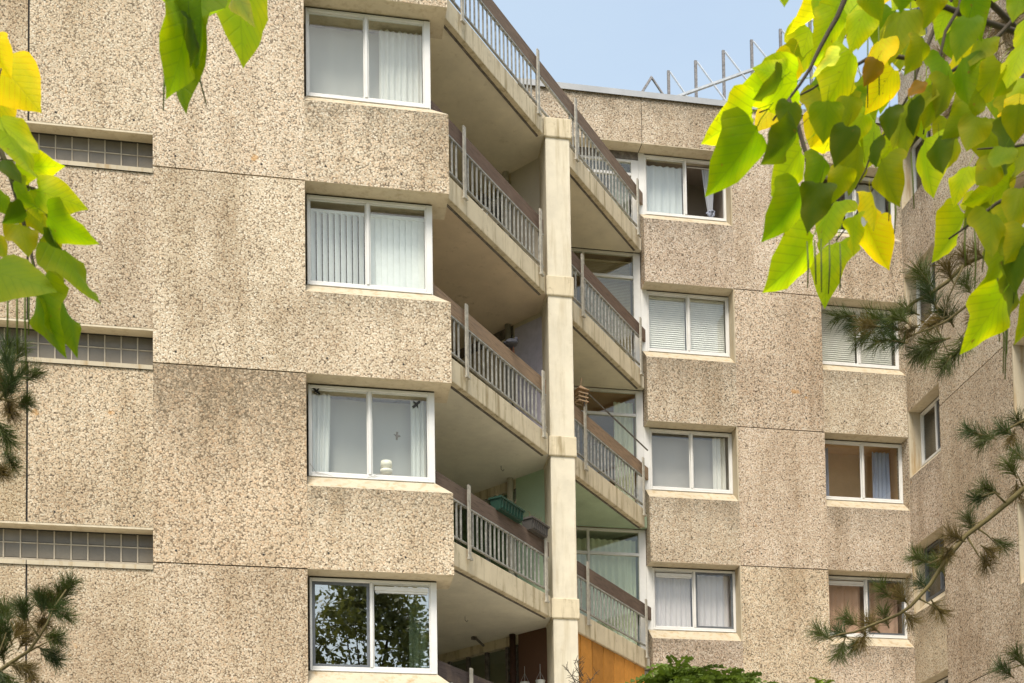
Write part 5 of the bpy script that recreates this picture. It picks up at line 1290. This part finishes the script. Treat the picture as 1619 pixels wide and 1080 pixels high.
def tuft_mesh(seed, n):
    rnd = random.Random(seed); m = MB()
    for i in range(n):
        t = rnd.uniform(-.35, .35); a = rnd.uniform(0, 2*math.pi); sp = rnd.uniform(.35, 1.15)
        d = Vector((math.cos(a)*math.sin(sp), math.sin(a)*math.sin(sp), math.cos(sp))); L = rnd.uniform(.65, 1.0)
        b = Vector((math.cos(a)*.03, math.sin(a)*.03, t)); e = b+d*L+Vector((rnd.uniform(-.1,.1), rnd.uniform(-.1,.1), -.08)); mdl = b+d*L*.5
        s = d.cross(Vector((rnd.uniform(-1,1), rnd.uniform(-1,1), .3))).normalized(); w = .009
        m.add([b-s*w*.8, b+s*w*.8, mdl+s*w, mdl-s*w, e], [(0,1,2,3),(3,2,4)])
    m.tube([(0,0,-.5),(0,0,0),(0,0,.30)], [.035,.04,.02], 5, 1)
    return m.mesh('needle_tuft', [NEEDLE, PINE_BARK])
TUFTS = [tuft_mesh(i, 190) for i in range(4)]
def put_tuft(root, row):
    x, y, z, dx, dy, dz, s, dry = row
    o = link('needle_tuft', random.choice(TUFTS), root); q = Vector((dx, dy, dz)).to_track_quat('Z', 'Y').to_matrix().to_4x4()
    o.matrix_world = Matrix.Translation(Vector((x, y, z))-root.location) @ q @ Matrix.Rotation(random.uniform(0, 6.28), 4, 'Z') @ Matrix.Scale(s*1.28, 4)
    v = random.uniform(.8, 1.25)
    c = {0: (.062*v, .078*v, .014*v), 1: (.125*v, .088*v, .026*v), 2: (.17*v, .12*v, .065*v)}[dry]
    if dry == 0 and random.random() < .3: c = (.042*v, .066*v, .018*v)
    o.color = (*c, 1)
pine_r = thing('pine_tree', 'pine with long tufted boughs slanting in from the right edge', 'tree', (9.5, 9.5, 0))
trunk(pine_r, [(9.5,9.5,0),(9.5,9.45,2),(9.45,9.5,4),(9.5,9.5,6),(9.55,9.5,8),(9.5,9.55,10)], .2, PINE_BARK)
limbs(pine_r, 'branch', RIGHT_PINE_TWIGS, PINE_BARK)
for r_ in RIGHT_TUFTS: put_tuft(pine_r, r_)
pine_l = thing('pine_tree', 'pine with dense green tufts poking in at the lower left edge', 'tree', (-4.6, 9, 0))
trunk(pine_l, [(-4.6,9,0),(-4.6,9,2),(-4.58,9,4),(-4.6,9,6)], .18, PINE_BARK)
limbs(pine_l, 'branch', LEFT_PINE_TWIGS, PINE_BARK)
for r_ in LEFT_TUFTS: put_tuft(pine_l, r_); put_tuft(pine_l, tuple(a+random.uniform(-.06,.06) for a in r_[:3])+r_[3:])

# shrub with drooping feathered leaves below the column
def compound_mesh(seed):
    rnd = random.Random(seed); m = MB(); uv = None; n = 9
    for i in range(n):
        t = i/(n-1); p = Vector((t, 0, .18*math.sin(t*2.2)-.42*t*t))
        for s in (-1, 1):
            L = .36*(1-.45*t)*rnd.uniform(.85, 1.15); d = Vector((.45, s*.9, -.55+rnd.uniform(-.15,.15))).normalized(); w = Vector((1, 0, .25)).normalized()*.07
            a, b = p, p+d*L; c = p+d*L*.45+Vector((0,0,.03))
            m.add([a, c-w, b, c+w, c+Vector((0,0,-.015))], [(0,1,4),(1,2,4),(2,3,4),(3,0,4)])
    m.tube([(0,0,0),(.35,0,.08),(.7,0,-.05),(1,0,-.26)], [.012,.010,.008,.004], 5)
    return m.mesh('leaf', FOLIAGE)
COMP = [compound_mesh(i) for i in range(4)]
def shrub(label, loc, crowns, h, size, col):
    r_ = thing('shrub', label, 'shrub', loc); 
    t = MB(); t.tube([(0,0,0),(.05,0,h*.4),(0,.04,h*.75)], [.06,.05,.04], 8)
    for cx, cy, cz in crowns: t.tube([(0,.04,h*.72),(cx*.5,cy*.5,(cz+h*.72)/2),(cx,cy,cz)], [.03,.022,.014], 6)
    build('trunk', t, BARK, r_, smooth=True)
    for cx, cy, cz in crowns:
        n = 26
        for i in range(n):
            o = link('leaf', random.choice(COMP), r_, (cx+random.uniform(-.05,.05), cy+random.uniform(-.05,.05), cz+random.uniform(-.1,.06)))
            o.rotation_euler = (random.uniform(-.3,.3), random.uniform(-.65,.25), 2*math.pi*i/n+random.uniform(-.3,.3)); o.scale = (size*random.uniform(.8,1.15),)*3
            v = random.uniform(.75, 1.3); o.color = (col[0]*v, col[1]*v, col[2]*v, 1)
shrub('green shrub with drooping feathered leaves below the orange boarding', (4.15, 12.8, 0), [(-.12,0,5.04),(.12,.1,5.0),(.32,0,4.95),(-.28,.05,4.96),(-.42,.1,4.86),(.45,-.1,4.90),(.66,.05,4.80),(0,-.3,4.82),(.25,-.25,4.85),(-.3,-.3,4.7)], 4.7, .34, (.10,.145,.025))
shrub('small lime green shoot below the corner windows', (4.82, 11.2, 0), [(0,0,4.52)], 4.5, .16, (.18,.25,.02))
# bare twiggy shrub in front of the column
bt = thing('bare_shrub', 'bare twiggy shrub in front of the column foot', 'shrub', (3.86, 16.4, 0))
m = MB(); m.tube([(0,0,0),(.03,0,2.5),(.0,.02,4.6),(.02,0,5.6)], [.035,.028,.018,.010], 6); build('trunk', m, BARK, bt, smooth=True)
for i in range(16):
    z = 5.15+.055*i; sx = random.choice((-1, -1, 1)); x1 = sx*random.uniform(.05,.22); y1c = random.uniform(-.12,.12); zt = z+random.uniform(.12,.32)
    m = MB(); m.tube([(.01,.01,z),(x1*.5,y1c*.5,z+.08),(x1,y1c,zt)], [.007,.0055,.003], 5)
    for j in range(11):
        f = random.uniform(.25,1); p = Vector((x1*f, y1c*f, z+(zt-z)*f)); m.tube([p, p+Vector((random.uniform(-.09,.09), random.uniform(-.07,.07), random.uniform(-.02,.10)))], [.0045,.0025], 4)
    build('branch', m, BARK, bt)
# tall tree across the green, mirrored in the lowest full window
def big_tree(label, loc, h, rad, n, col):
    t = thing('broadleaf_tree', label, 'tree', loc)
    m = MB(); m.tube([(0,0,0),(.1,0,h*.3),(0,.1,h*.6),(.05,0,h*.86)], [.28,.22,.14,.05], 10)
    rnd = random.Random(3); cl = []
    for i in range(26):
        a = rnd.uniform(0, 6.28); zz = rnd.uniform(.45, .98)*h; rr = rad*rnd.uniform(.25, 1)*math.sin(math.pi*min(1, max(.12, (zz/h-.36)/.66)))
        c = Vector((rr*math.cos(a), rr*math.sin(a), zz)); cl.append(c); m.tube([(0,.05,zz*.72),(c.x*.5,c.y*.5,zz*.84),c], [.07,.04,.012], 6)
    build('trunk', m, BARK, t, smooth=True)
    lf = MB()
    for i in range(n):
        c = rnd.choice(cl); p = c+Vector((rnd.gauss(0,.55), rnd.gauss(0,.55), rnd.gauss(0,.5))); s = rnd.uniform(.10,.20)
        a = Vector((rnd.uniform(-1,1), rnd.uniform(-1,1), rnd.uniform(-1,.4))).normalized(); b = a.cross(Vector((rnd.uniform(-1,1), .3, rnd.uniform(-1,1)))).normalized()
        lf.add([p-a*s, p+b*s*.5, p+a*s, p-b*s*.5], [(0,1,2,3)])
    build('crown', lf, FOLIAGE, t, color=col)['kind'] = 'stuff'
big_tree('tall leafy tree mirrored in the lowest full window', (3.2, -12, 0), 18.2, 3.4, 8000, (.12,.125,.05))
